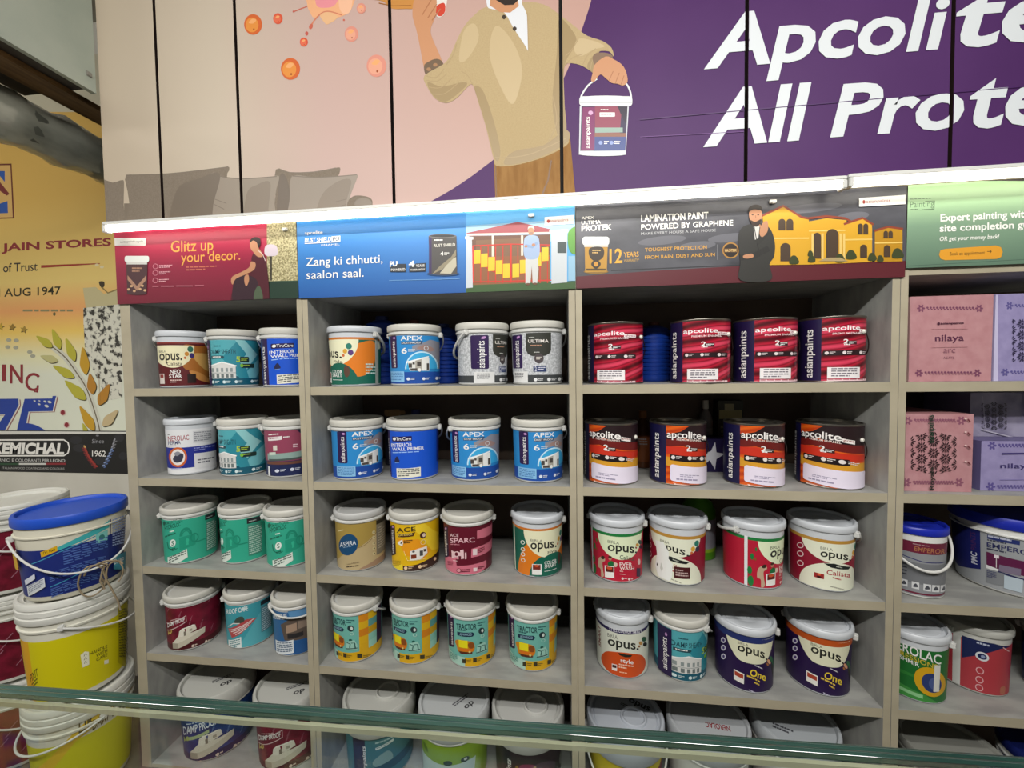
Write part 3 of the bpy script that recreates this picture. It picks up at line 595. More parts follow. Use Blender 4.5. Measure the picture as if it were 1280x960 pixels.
pp = bm_obj('duct_pipe', bm, noisy('dull_duct', '#5c5d54', '#6f7066', 6, (1, 1, 1), 0.45), None, 60)
bm = bmesh.new()
pts = [(-1.935, -0.75+k*0.04, 2.462) for k in range(30)]
tube(bm, pts, [0.086+0.006*math.sin(k*1.3)+rr.uniform(-0.002, 0.004)+0.003*math.sin(k*2.9) for k in range(30)], 26, caps=False)
for v in bm.verts: v.co += Vector((rr.uniform(-.004, .004), 0, rr.uniform(-.003, .004)))
bm_obj('plastic_cover', bm, PIPEM, pp, 60)
tag(pp, 'grey duct pipe wrapped in clear plastic above the yellow wall poster', 'pipe')

# ------------------------------------------------------------------ wall posters
WY = 0.418
a = Art(); a.f = crop(0, 160, 4, WY)
a.poly([(-900, -80), (640, -80), (640, 1920), (-900, 1920)], 'poster_sunset')
# emblem frame
a.poly([(-190, 182), (58, 178), (72, 452), (-190, 460)], '#6a2b22'); a.poly([(-180, 190), (52, 186), (64, 446), (-180, 452)], '#d9b06a')
for pts, c in (([(-60, 215), (24, 215), (24, 270), (0, 240), (-60, 240)], '#2a57a8'), ([(-60, 270), (0, 270), (48, 330), (34, 338), (-20, 300)], '#7a2d30'), ([(-60, 330), (-10, 350), (-20, 385), (-60, 400)], '#7a2d30'), ([(-60, 400), (38, 365), (40, 425), (-60, 430)], '#2a57a8'), ([(-150, 215), (-66, 215), (-66, 300), (-150, 270)], '#2a57a8'), ([(-150, 350), (-66, 380), (-66, 430), (-150, 430)], '#2a57a8')): a.poly(pts, c)
RED = '#8f2a35'
a.text('JAIN STORES', 8, 560, 556, 630, RED, 0.03)
a.text('of Trust', 16, 672, 188, 722, '#3a3030', 0.01, 0, 0, -6); a.poly([(206, 686), (500, 676), (500, 680), (206, 700)], '#9a3028')
a.text('5TH AUG 1947', -110, 798, 304, 850, '#33301f', 0.012, 0, 0, -6)
a.poly([(415, 800), (480, 795), (520, 830), (590, 806), (600, 880), (430, 905)], '#c2b78c'); a.blob([(495, 770), (520, 768), (522, 790), (508, 800)], '#3f3526'); a.line([(508, 795), (540, 825), (590, 806)], 7, '#8a7848')
for x, y in ((485, 685), (510, 695)): a.ell(x, y, 10, 7, '#dfd0a8')
a.f = crop(0, 380, 8, WY)
def star(cx, cy, r, c):
    a.poly([(cx+(r if k % 2 == 0 else r*.45)*math.sin(k*PI/5+.2), cy-(r if k % 2 == 0 else r*.45)*math.cos(k*PI/5+.2)) for k in range(10)], c)
for cx, cy, c in ((5, 225, '#c9a63a'), (120, 232, '#9a7a34'), (238, 255, '#a88a3c')): star(cx+5, cy+5, 40, '#5a4a2a'); star(cx, cy, 38, c)
a.micro(230, 55, 790, 95, 1, '#8a8660'); a.ell(545, 100, 14, 18, '#6a6440')
for x, y in ((90, 360), (165, 365), (80, 430), (160, 435), (330, 520), (300, 480)): a.ell(x, y, 26, 18, '#aaa996')
for t_, x0, y0, x1, y1, dx in (('I', 22, 605, 62, 770, 0), ('N', 100, 605, 232, 795, 0)): a.text(t_, x0, y0, x1, y1, RED, 0.02)
a.ring(338, 780, 70, 26, RED, 78, 50, 320); a.line([(382, 812), (372, 880), (345, 870)], 22, RED)
# torn strip of bare paper and the leaf spray
a.poly([(835, 40), (1225, 0), (1225, 940), (1085, 960), (1000, 800), (880, 560), (850, 420), (838, 200)], 'torn_paper')
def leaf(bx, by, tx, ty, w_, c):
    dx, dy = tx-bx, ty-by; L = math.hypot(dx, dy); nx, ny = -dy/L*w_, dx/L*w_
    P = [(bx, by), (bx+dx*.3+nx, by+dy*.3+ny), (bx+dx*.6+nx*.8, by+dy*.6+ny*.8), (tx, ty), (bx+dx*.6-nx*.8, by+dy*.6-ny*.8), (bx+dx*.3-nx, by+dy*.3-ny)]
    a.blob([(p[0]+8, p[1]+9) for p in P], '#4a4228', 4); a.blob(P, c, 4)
ST = spline([(530, 430), (660, 540), (770, 690), (860, 830), (925, 1000), (980, 1180), (1000, 1270)], 5, False)
a.line(ST, 60, '#d3d2c2'); a.line(ST, 11, '#6c6048')
YG = '#b9b23c'; YO = '#c79a2a'; OR = '#b8812e'
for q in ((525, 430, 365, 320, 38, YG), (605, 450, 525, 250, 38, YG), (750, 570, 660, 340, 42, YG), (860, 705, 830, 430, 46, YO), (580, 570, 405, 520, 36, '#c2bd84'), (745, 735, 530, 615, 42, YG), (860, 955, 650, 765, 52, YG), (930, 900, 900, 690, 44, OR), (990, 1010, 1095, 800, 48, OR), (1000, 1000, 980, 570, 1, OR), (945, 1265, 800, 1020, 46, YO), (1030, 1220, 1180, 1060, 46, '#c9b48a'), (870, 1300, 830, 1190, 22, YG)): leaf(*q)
# the big 75
a.f = crop(0, 490, 8, WY)
BL = '#1f3f9c'
def seven(off, c): a.poly([(-230+off[0], 70+off[1]), (188+off[0], 66+off[1]), (192+off[0], 130+off[1]), (45+off[0], 400+off[1]), (-70+off[0], 402+off[1]), (55+off[0], 225+off[1]), (-230+off[0], 225+off[1])], c)
def five(off, c): a.poly([(250+off[0], 68+off[1]), (525+off[0], 64+off[1]), (530+off[0], 40+off[1]), (566+off[0], 38+off[1]), (530+off[0], 190+off[1]), (290+off[0], 196+off[1]), (268+off[0], 310+off[1])] + [(268+off[0]+k*21, 310+off[1]-20*math.sin(k/10*PI)+k*9) for k in range(1, 11)] + [(488+off[0], 410+off[1]), (165+off[0], 412+off[1])], c)
for f_ in (seven, five): f_((18, 10), '#9a3a48'); f_((12, 6), '#d9d8cc'); f_((0, 0), BL)
for x, y, r in ((350, 88, 12), (398, 88, 10), (395, 122, 14), (455, 95, 16), (500, 100, 20), (470, 140, 22)): a.ell(x, y, r, r*.6, '#d5d6cc', rot=20)
for cx, cy in ((632, 205), (670, 328)): a.ell(cx, cy, 28, 30, '#d6b0a8'); a.ell(cx, cy, 21, 24, '#8a2834')
x1 = Py(160, 560, WY).x
sign('wall_poster', a, 'tall yellow and cream wall poster with red lettering and leaf spray', -3.25, -1.66, 1.262, 3.1, WY, 0.0018, '#c9c3ac', 'poster', 0.00002)
a = Art(); a.f = crop(0, 490, 8, WY)
a.poly([(-900, 405), (1262, 405), (1275, 800), (-900, 800)], '#1d1d1f'); a.poly([(-900, 385), (1262, 398), (1262, 416), (-900, 430)], '#d9d8d0')
for x, y, rx in ((760, 480, 60), (800, 560, 70), (1020, 690, 80), (1190, 460, 50), (1230, 640, 40)): a.ell(x, y, rx, 40, '#2b2b30')
a.line([(-900, 482), (640, 478), (680, 505), (694, 555), (680, 610), (640, 636), (-900, 640)], 14, W)
a.text('KEMICHAL', -80, 500, 642, 622, W, 0.045, 0.12)
a.text('VERNICI E COLORANTI PER LEGNO', -60, 660, 652, 694, '#c9c9c6', 0.01)
a.rect(-200, 710, 190, 730, '#2c5038'); a.rect(190, 710, 462, 728, '#d5d5d0'); a.rect(462, 708, 660, 728, '#8a2c34')
a.text('ITALIAN WOOD COATINGS AND COLOURS', 22, 744, 644, 770, '#b5b5b2', 0.004)
a.text('Since', 920, 470, 1040, 512, '#9a9aa0', 0.0, 0.1); a.ell(975, 436, 16, 8, '#77777c'); a.text('1962', 922, 585, 1058, 645, W, 0.005)
for k in range(9):
    t_ = k/8; x, y = 850+20*math.sin(t_*2)+t_*t_*95, 550+t_*190; a.ell(x, y, 20, 10, '#a03a34' if k else '#c9a060', rot=60-t_*40); a.ell(x-14, y+14, 16, 8, '#7a2a2c', rot=20)
    x = 1130-20*math.sin(t_*2)-t_*t_*75+15*(1-t_); a.ell(x, 480+t_*255, 18, 8, '#8a9cc4' if k > 2 else '#9a9aa2', rot=-60+t_*40); a.ell(x+14, 494+t_*255, 14, 7, '#5c74a8' if k > 2 else '#77777c', rot=-20)
sign('shop_banner', a, 'black shop banner with white lettering and tricolour stripe on the wall', -3.25, -1.66, 1.045, 1.2615, WY, 0.0018, '#1d1d1f', 'banner', 0.00002)

# ------------------------------------------------------------------ wrap-round labels
FAC = 60
DA = 2*PI/FAC
def s_of(th):
    if abs(th) <= 1.1198: return math.sin(th)
    return math.copysign(0.9 + (abs(th)-1.1198)/2.294, th)
def th_of(s):
    if abs(s) <= 0.9: return math.asin(s)
    return math.copysign(1.1198 + (abs(s)-0.9)*2.294, s)
CUTS = [s_of((k-30)*DA) for k in range(FAC+1)]
def sd(deg): return s_of(math.radians(deg))
def wrap(art, name, rb, rt, H, t_top=0.83, step=0.00003, vr=(0.02, 0.82)):
    """art in (s, t): s = apparent position across the front, t = height / H; faceted like the body it is stuck on"""
    def place(s, t, L):
        th = max(-PI, min(PI, th_of(s))); k = math.floor(th/DA+1e-6); f = th/DA-k
        r = rb+(rt-rb)*min(max(t, 0)/t_top, 1.05) + 0.0004 + step*L
        a0, a1 = k*DA, (k+1)*DA
        return (r*(math.sin(a0)*(1-f)+math.sin(a1)*f), -r*(math.cos(a0)*(1-f)+math.cos(a1)*f), t*H)
    def nrm(s):
        th = th_of(s); return (math.sin(th), -math.cos(th), 0.0)
    return art_mesh(art, name, place, CUTS, nrm, None, None, vr)
class Lab(Art):
    """label art read off a close-up: xl, xr body edges, yt, yb front rim and foot, bt, bb sag of the top and bottom curves"""
    BK = 0.5
    def frame(s, xl, xr, yt, yb, bt=0, bb=0):
        xc, hw = (xl+xr)/2, (xr-xl)/2
        def f(x, y):
            q = (x-xc)/hw; g = 1-math.sqrt(max(0, 1-min(abs(q), 1)**2)); y0, y1 = yt-bt*g, yb-bb*g
            return (q, (y1-y)/(y1-y0))
        s.f = f; return s
    def band(s, col, t0, t1, d0=-179.5, d1=179.5):
        f = s.f; s.f = lambda x, y: (x, y); a, b = sd(d0), sd(d1)
        s.poly([(a, t0), (b, t0), (b, t1), (a, t1)], col); s.f = f
    def ang(s):
        # angle in degrees round the body, height as a share
        s.f = lambda d, t: (sd(d), t); return s
T0, T1 = 0.035, 0.815
WT = '#e9e9e6'; NAVY = '#1d3f86'
def strip(a, x0, y0, x1, y1, c='#2a1548', tx0=None, tx1=None, ty0=None, ty1=None):
    a.rrect(x0, y0, x1, y1, min(12, (x1-x0)*.3), c)
    w_ = x1-x0
    a.text('asianpaints', tx0 or x0+w_*.28, ty0 or y0+(y1-y0)*.17, tx1 or x1-w_*.15, ty1 or y1-(y1-y0)*.03, WT, 0.01, 0, 90)
    a.ell(x0+w_*.65, y0+(y1-y0)*.075, w_*.17, (y1-y0)*.035, '#b98ac0', rot=-30)
def dots(a, x, y, r, c=('#2b7a6b', '#d8a23a', '#5b3a7a', '#c96a3a')):
    a.ell(x+r*1.0, y-r*2.2, r*1.15, r*1.15, c[0]); a.ell(x-r*.5, y-r*.4, r*.85, r*.85, c[1]); a.ell(x+r*1.5, y+r*.2, r*1.0, r*1.0, c[2]); a.ell(x-r*1.2, y+r*1.1, r*.5, r*.5, c[3])
def icons(a, xs, y, r, c, n=2):
    for x in xs: a.ell(x, y, r, r, c); a.micro(x+r*1.4, y-r*.7, x+r*4.2, y+r*.9, n, c)

def L_apex():
    a = Lab().frame(752, 1215, 240, 805); a.band('#2a86c8', T0, T1); a.band('#1c4a9c', T0, 0.225)
    a.poly([(960, 440), (1060, 410), (1120, 380), (1215, 400), (1240, 650), (1186, 650), (1165, 570), (1110, 510), (1040, 480), (960, 490)], '#8a8a94'); a.blob([(1000, 460), (1080, 430), (1160, 470), (1120, 490), (1040, 475)], '#9c7f78')
    strip(a, 768, 342, 826, 642)
    a.text('APEX', 862, 350, 1052, 390, WT, 0.03); a.poly([(866, 402), (1056, 396), (1040, 426), (866, 426)], '#3a4a66'); a.text('DUST PROOF', 872, 405, 1036, 421, WT, 0.01)
    a.text('6', 866, 456, 914, 510, WT, 0.03); a.micro(925, 470, 985, 500, 2, '#c9d4dc'); a.ring(1082, 460, 18, 6, '#cfd4da')
    a.ell(1045, 652, 152, 162, '#bfe2f2', 180, 360); a.ell(1045, 652, 140, 150, '#3aa6da', 180, 360)
    a.poly([(918, 590), (985, 572), (985, 668), (935, 668)], '#d9d9d4'); a.poly([(985, 575), (1045, 555), (1045, 668), (985, 668)], '#a9a49a'); a.poly([(1040, 556), (1108, 548), (1110, 668), (1040, 668)], '#e6e6e2')
    a.line([(905, 590), (1000, 565), (1105, 538)], 12, '#eef0ef')
    for x0, y0, x1, y1 in ((925, 600, 955, 640), (960, 590, 980, 610), (940, 645, 1000, 666), (1000, 585, 1035, 625), (1085, 600, 1106, 660)): a.rect(x0, y0, x1, y1, '#4a4440')
    a.ell(1020, 660, 14, 16, '#e9e9e6'); a.rect(758, 672, 884, 766, '#86bbe2'); a.micro(766, 682, 874, 758, 5, '#4a7fb8')
    icons(a, (920, 1056, 1175), 742, 14, '#d5dcea'); return a
def L_ultima():
    a = Lab().frame(720, 1185, 200, 785); a.band('speckle_silver', T0, T1); a.band('#3d4042', 0.04, 0.155)
    strip(a, 724, 322, 822, 634); a.poly([(855, 312), (1075, 310), (1075, 470), (1060, 500), (1025, 522), (965, 526), (905, 522), (870, 500), (855, 470)], '#34352f')
    a.ell(968, 545, 42, 46, '#4a4244'); a.micro(945, 530, 990, 562, 2, '#cfcac0'); a.micro(882, 350, 946, 362, 1, '#c9c9c4'); a.text('ULTIMA', 876, 372, 1052, 402, '#e6e0da', 0.02); a.micro(895, 422, 1030, 438, 1, '#b98a70'); a.micro(925, 485, 1005, 498, 1, '#c9c9c4')
    a.rect(916, 614, 1030, 666, '#2c3c66'); a.text('12', 920, 618, 946, 662, '#d9d9e4', 0.02); a.micro(955, 624, 1022, 658, 2, '#d9d9e4')
    a.rect(735, 662, 868, 775, '#d5d5d4'); a.micro(748, 676, 830, 730, 4, '#6c6c70'); icons(a, (936, 1054, 1148), 738, 16, '#d9dadb'); return a
def L_opus_style_green():
    a = Lab().frame(728, 1168, 262, 815, 65, 52); a.band('#16614f', T0, 0.77); a.band('#c9742a', 0.77, 0.81)
    g = a.f; a.ang()
    a.poly(spline([(-52, .03), (-50, .18), (-40, .38), (-28, .52), (-10, .62), (60, .66), (110, .76), (128, .70), (128, .45), (112, .24), (86, .16), (60, .20), (30, .36), (10, .36), (-8, .26), (-18, .12), (-22, .03)], 4), '#dc7a1e')
    a.ell(27, .775, 59, .44, '#e8e6c4', 180, 360); a.poly([(128, .775), (152, .775), (160, .66), (140, .62), (130, .66)], '#e8e6c4')
    for t_ in (.30, .45, .58): a.ring(134, t_, 6, 1.6, '#e2e6dc', .03)
    a.f = g
    a.text('BIRLA', 890, 458, 990, 478, '#5a5a52', 0.0, 0, 0, 6); a.text('opus.', 888, 492, 1112, 578, '#23231f', 0.03, 0, 0, -10); a.text('style', 1032, 562, 1116, 598, '#4a463c', 0.02, 0, 0, -4); a.ang(); [a.ell(d_, t_, r_, r_*.0078, c_) for d_, t_, r_, c_ in ((65, .66, 6.5, '#2b7a6b'), (56, .58, 5, '#d8a23a'), (68.5, .555, 6, '#5b3a7a'), (52, .51, 3, '#c96a3a'))]; a.f = g
    g = a.f; a.ang(); a.ell(38, .03, 46, .36, '#16614f', 0, 180); a.f = g; a.text('COLOR', 1006, 660, 1112, 692, WT, 0.02, 0, 0, -10); a.text('SMART', 1006, 694, 1110, 726, WT, 0.02, 0, 0, -10); a.line([(1005, 752), (1112, 738)], 4, WT)
    a.rect(898, 684, 982, 782, '#e9e9e6'); a.rect(905, 690, 972, 735, '#7a2c20'); a.ell(938, 700, 18, 12, '#c9542c')
    for y in (495, 560, 605, 660): a.ring(822, y, 16, 6, '#e2e6dc')
    a.band('#e9e7d4', T0, 0.80, -68, -63)
    a.f = lambda x, y: (x, y); a.ell(sd(58), 0.25, 0.06, 0.10, '#5a4034'); a.micro(sd(100), 0.2, sd(130), 0.4, 4, '#bfd4c8'); return a
def L_trucare():
    a = Lab().frame(722, 1190, 240, 835, 20, 52); a.band('#1552c8', T0, T1); a.band('#2a1548', T0, T1, -98, -66)
    a.text('asianpaints', 700, 400, 732, 790, WT, 0.005, 0, 90); a.rrect(762, 392, 938, 440, 8, '#241445'); a.ell(783, 416, 14, 15, WT); a.text('TruCare', 798, 400, 930, 432, WT, 0.02)
    a.text('INTERIOR', 752, 458, 940, 494, WT, 0.02); a.text('WALL PRIMER', 758, 500, 1045, 532, WT, 0.025); a.micro(762, 544, 1040, 560, 1, '#9cc0ee')
    a.blob([(780, 615), (800, 585), (818, 615), (820, 640), (780, 640)], '#23264a'); a.micro(782, 644, 826, 656, 1, '#7aa0dc')
    a.rect(792, 700, 1012, 792, '#e4e2d0'); a.micro(802, 712, 1000, 790, 4, '#5a5a5e'); a.band('#1c2f78', 0.25, 0.80, 62, 78); return a
def L_neo():
    a = Lab().frame(122, 400, 130, 412); a.band('#5c1a1e', T0, 0.80)
    a.poly(spline([(250, 205), (330, 205), (420, 215), (430, 395), (400, 398), (350, 370), (300, 330), (250, 310)], 3), '#a9682c'); a.blob([(300, 250), (360, 240), (420, 250), (420, 330), (360, 320)], '#d0a05a'); a.blob([(280, 330), (340, 340), (410, 390), (330, 375)], '#c98a4a')
    a.ell(200, 208, 112, 105, '#e9e2bc', 0, 180); a.rect(90, 203, 312, 212, '#e9e2bc'); a.text('BIRLA', 133, 228, 166, 238, '#4a443a'); a.text('opus.', 132, 242, 246, 292, '#2b2620', 0.035); a.text('Calista', 168, 284, 246, 302, '#5a5040', 0.02); dots(a, 278, 250, 13, ('#2b6a58', '#c9862c', '#3a2a6a', '#c96a3a'))
    a.text('NEO', 182, 322, 236, 342, WT, 0.03); a.text('STAR', 176, 346, 242, 364, WT, 0.03); a.micro(180, 372, 238, 390, 2, '#e0c8c0'); a.rect(270, 345, 316, 390, '#2a1c1a'); a.rect(126, 342, 152, 392, '#d8cfc8'); a.rect(130, 346, 148, 362, '#8a2a20')
    a.band('#8a3a34', 0.772, 0.80); return a
def L_sheath():
    a = Lab().frame(402, 672, 112, 412); a.band('#52a6b0', T0, T1); a.band('#12566a', T0, 0.19)
    a.poly([(560, 165), (690, 165), (690, 365), (560, 365), (470, 260)], '#2b8696'); a.poly([(540, 165), (590, 165), (660, 240), (600, 320), (560, 280), (600, 240)], '#8cc6c8'); a.poly([(600, 330), (700, 230), (700, 300), (650, 365), (610, 365)], '#6cb4bc')
    a.micro(432, 196, 500, 208, 1, '#2a5560'); a.text('DAMP SHEATH', 412, 216, 542, 242, '#1c4450', 0.02); a.poly([(418, 248), (476, 248), (484, 255), (476, 264), (418, 264)], '#2a4a54'); a.micro(424, 252, 470, 262, 1, WT)
    a.text('5', 544, 252, 566, 282, '#a8c43c', 0.05); a.rrect(564, 254, 612, 284, 5, '#1d3430'); a.micro(570, 260, 606, 278, 2, '#a8c43c'); a.rrect(568, 290, 640, 312, 5, '#1d3430'); a.micro(574, 296, 630, 306, 1, '#a8c43c'); a.ell(572, 300, 9, 9, '#7cb83c')
    a.poly([(408, 300), (470, 284), (540, 300), (540, 366), (408, 366)], '#d5d5d2'); a.line([(405, 302), (470, 282), (545, 302)], 6, '#eceeec')
    for k in range(5): a.rect(416+k*24, 312, 428+k*24, 332, '#8a9494'); a.rect(416+k*24, 342, 430+k*24, 362, '#6a7474')
    a.line([(408, 337), (540, 337)], 3, '#9aa0a0'); icons(a, (420, 478, 540, 625), 384, 8, '#cfe2e4')
    a.band('#241542', T0, T1, -100, -64); a.f = lambda x, y: (x, y); a.text('asianpaints', sd(-86), 0.64, sd(-70), 0.12, WT, 0.01, 0, 90); a.ell(sd(-76), .70, .02, .03, '#b98ac0'); return a
def L_perma():
    a = Lab().frame(182, 446, 578, 858, 12, 6); a.band('#dfe0e2', T0, T1); a.band('#24308c', 0.13, 0.50)
    a.text('NEROLAC', 196, 656, 300, 682, '#9a3040', 0.02); a.micro(196, 646, 214, 654, 1, '#777777'); a.text('PERMA', 196, 682, 258, 700, '#3a3f6a', 0.02); a.micro(196, 704, 240, 712, 1, '#8a5a5a')
    a.ell(240, 764, 46, 50, '#c9602c'); a.ell(240, 764, 36, 40, '#e6e0dc'); a.blob([(215, 770), (240, 745), (268, 752), (258, 785), (228, 790)], '#3a3c4c'); a.blob([(222, 745), (240, 735), (255, 745), (236, 758)], '#8a8c94')
    a.rect(320, 640, 420, 700, '#d0d1d4'); a.micro(326, 646, 414, 696, 5, '#8c8d94'); a.rect(322, 752, 440, 830, '#d9d9da'); a.micro(338, 784, 430, 812, 2, '#6a6a74'); a.micro(322, 724, 430, 744, 2, '#8c94d0'); a.micro(206, 818, 270, 828, 1, '#b8bce0'); return a
def L_plum():
    a = Lab().frame(686, 900, 585, 872, 16, 12); a.band('#8f4058', T0, T1); a.band('#1f2750', T0, 0.29); a.poly([(790, 625), (920, 625), (920, 740), (860, 700)], '#241f3c')
    a.micro(698, 648, 740, 658, 1, WT); a.rect(696, 662, 745, 680, '#e4dcdc'); a.micro(700, 667, 742, 677, 1, '#8f4058'); a.micro(750, 666, 778, 676, 1, WT); a.micro(786, 708, 806, 728, 2, '#e0c8d0')
    a.rect(692, 742, 842, 775, '#8aa39c'); a.rect(696, 770, 846, 780, '#4a5654'); a.rect(712, 706, 726, 732, '#d5d0c4'); a.rect(688, 780, 900, 794, '#6a4438'); a.rect(698, 738, 720, 752, '#c5d0c4'); icons(a, (722, 780, 850), 832, 8, '#cdd2e2')
    a.band('#d8dade', T0, 0.2, -70, -62); return a
def L_lock():
    a = Lab().frame(152, 437, 190, 442, 18, 60); a.band('#34a88c', T0, 0.80)
    a.ell(166, 240, 7, 9, '#1c5a48'); a.text('SMARTCARE', 172, 236, 256, 250, '#1f6a54', 0.01, 0, 0, -4); a.text('HYDROLOC', 166, 252, 244, 270, '#174c3e', 0.035, 0, 0, -4); a.micro(190, 278, 220, 288, 1, '#dff0e4'); a.micro(166, 292, 244, 304, 1, '#1f6a54', -5)
    a.ring(268, 312, 26, 10, '#1f8a70', 30, 180, 360); a.ring(268, 312, 18, 4, '#1f8a70', 20, 180, 360); a.poly([(234, 316), (312, 310), (314, 362), (234, 372)], '#23967a'); a.ell(274, 336, 8, 9, '#35b491'); a.poly([(270, 338), (278, 338), (280, 356), (268, 357)], '#35b491'); a.ring(310, 330, 18, 6, '#1f8a70'); a.line([(312, 352), (366, 344)], 5, '#1f8a70')
    a.ell(202, 332, 15, 16, '#e2ece4'); a.text('S', 196, 322, 208, 342, '#1f6a54', 0.03); a.line([(175, 318), (178, 345), (200, 365), (224, 360)], 3, '#1c6a56'); a.micro(190, 354, 226, 366, 1, '#1c5a48')
    a.poly([(172, 382), (270, 374), (272, 412), (172, 424)], '#dce6dc'); a.micro(178, 386, 264, 416, 3, '#5a6a62', -6)
    a.f = lambda x, y: (x, y); a.poly([(sd(30), .70), (sd(62), .70), (sd(62), .79), (sd(30), .79)], '#2c2c30'); a.micro(sd(34), .73, sd(58), .76, 1, '#a8b0ac'); a.poly([(sd(31), .12), (sd(64), .12), (sd(64), .68), (sd(31), .68)], '#3f8a76'); a.micro(sd(33), .15, sd(62), .66, 14, '#b4ccc0'); return a
def L_damp(bg='maroon_rain', dark='#4a1018', txt='DAMP PROOF', boxed=True, hl='#c9b060'):
    a = Lab().frame(166, 455, 585, 868, 30, 75); a.band(bg, T0, 0.80); a.band(dark, T0, 0.14)
    for k in range(16):
        x = 180+((k*53) % 270); y = 640+((k*37) % 170); a.line([(x, y), (x+14, y-22)], 1.6, '#a86c7c' if boxed else '#7c98c4')
    if boxed:
        a.line([(172, 690), (270, 682), (270, 712), (172, 722)], 3, '#e0c8c8'); a.text(txt, 176, 694, 262, 714, WT, 0.03, 0, 0, -6); a.micro(190, 684, 240, 692, 1, '#c9a8a8')
    else:
        a.text(txt, 176, 688, 300, 722, '#dfe4ea', 0.03, 0, 0, -10); a.micro(190, 676, 290, 684, 1, '#c9d4e0', -6); a.poly([(186, 730), (270, 722), (270, 736), (186, 744)], '#a9bc8c')
    a.text('10', 176, 728, 196, 748, hl, 0.02); a.micro(176, 738, 206, 752, 1, hl)
    a.poly([(196, 795), (228, 772), (362, 768), (222, 808)], '#d8d2c0'); a.poly([(196, 795), (222, 808), (222, 834), (196, 822)], '#a39c8a'); a.poly([(222, 808), (362, 768), (360, 796), (222, 834)], '#c4bdaa'); a.poly([(228, 776), (232, 752), (258, 748), (262, 774), (246, 784)], '#e2ddce'); a.poly([(262, 774), (266, 746), (312, 742), (318, 766), (280, 778)], '#dcd6c6'); a.poly([(232, 752), (246, 742), (300, 738), (312, 742), (266, 746), (258, 748)], '#eeeade'); a.rect(254, 760, 264, 782, '#7c7566'); a.rect(282, 756, 296, 768, '#a49d8c')
    icons(a, (208, 296, 364), 848, 7, '#d8c4b4', 1); return a
def L_roof():
    a = Lab().frame(464, 705, 590, 842, 22, 45); a.band('#3f99a6', T0, 0.80); a.poly([(500, 840), (620, 700), (700, 640), (700, 840)], '#56aab4')
    a.text('ROOF CARE', 472, 646, 572, 668, WT, 0.02); a.ell(548, 656, 9, 8, '#cfe0e0')
    a.poly([(474, 730), (560, 706), (612, 712), (530, 768), (490, 775)], '#b04a4c')
    for k in range(4): a.line([(478+k*10, 738+k*9), (600-k*14, 712+k*12)], 4, '#e2d4d0')
    a.blob([(505, 708), (520, 690), (545, 690), (552, 712), (528, 718)], '#3f4c44'); a.line([(474, 722), (500, 712), (530, 718)], 4, '#e0dcd4')
    a.rect(472, 780, 534, 832, '#e0e6e4'); a.micro(478, 788, 528, 826, 4, '#5a8a90')
    a.f = lambda x, y: (x, y); a.poly([(sd(22), .70), (sd(52), .70), (sd(52), .78), (sd(22), .78)], '#22282c'); a.poly([(sd(22), .2), (sd(54), .2), (sd(54), .68), (sd(22), .68)], '#4a7f88'); a.micro(sd(24), .22, sd(52), .66, 12, '#b9ccd0'); return a
def L_life():
    a = Lab().frame(708, 960, 620, 868, 20, 20); a.band('#2f6396', T0, 0.80); a.poly([(780, 660), (980, 640), (980, 720), (800, 730)], '#5a8cb8')
    a.text('XTERIORLIFE', 700, 672, 776, 698, WT, 0.03); a.poly([(745, 720), (790, 698), (900, 700), (910, 800), (760, 790)], '#5c5048'); a.poly([(770, 725), (820, 720), (820, 755), (770, 760)], '#a48a76'); a.poly([(826, 715), (890, 720), (890, 745), (826, 750)], '#8c7a6c'); a.rect(775, 765, 850, 785, '#2c2a2c')
    a.rect(716, 792, 802, 850, '#dce2e6'); a.micro(722, 800, 796, 846, 5, '#5a6c84'); a.poly([(802, 800), (980, 780), (980, 860), (802, 860)], '#24548c'); return a
def L_aspira():
    a = Lab().frame(218, 690, 265, 805, 90, 95); a.band('#a58c46', T0, T1); a.poly(spline([(200, 690), (300, 620), (420, 585), (520, 530), (620, 440), (700, 400), (900, 400), (900, 900), (200, 900)], 3), '#b9a57c'); a.poly(spline([(400, 800), (540, 740), (640, 690), (720, 660), (900, 650), (900, 900), (380, 900)], 3), '#9c7f66'); a.line(spline([(415, 585), (480, 570), (555, 515), (610, 440)], 4, False), 6, '#8a7440')
    a.micro(246, 392, 318, 412, 1, '#d8cc9c'); a.ell(336, 540, 88, 98, '#1b4a72'); a.text('ASPIRA', 258, 508, 406, 550, '#e0e4e8', 0.01); a.micro(290, 556, 390, 568, 1, '#8ca8c0')
    a.text('Luxury & Protection', 318, 712, 430, 728, '#5a4a34', 0.01); a.micro(312, 738, 440, 758, 1, '#4a3c2c', 6)
    for y in (460, 510, 565, 612, 660): a.ell(570, y, 15, 16, '#c9bd92'); a.ell(572, y, 7, 8, '#6a5c40')
    a.band('#7a7468', .2, T1, 36, 80); a.f = lambda x, y: (x, y); a.poly([(sd(36), .73), (sd(78), .73), (sd(78), .80), (sd(36), .80)], '#2a2722'); a.micro(sd(40), .3, sd(74), .7, 9, '#a8a294'); return a
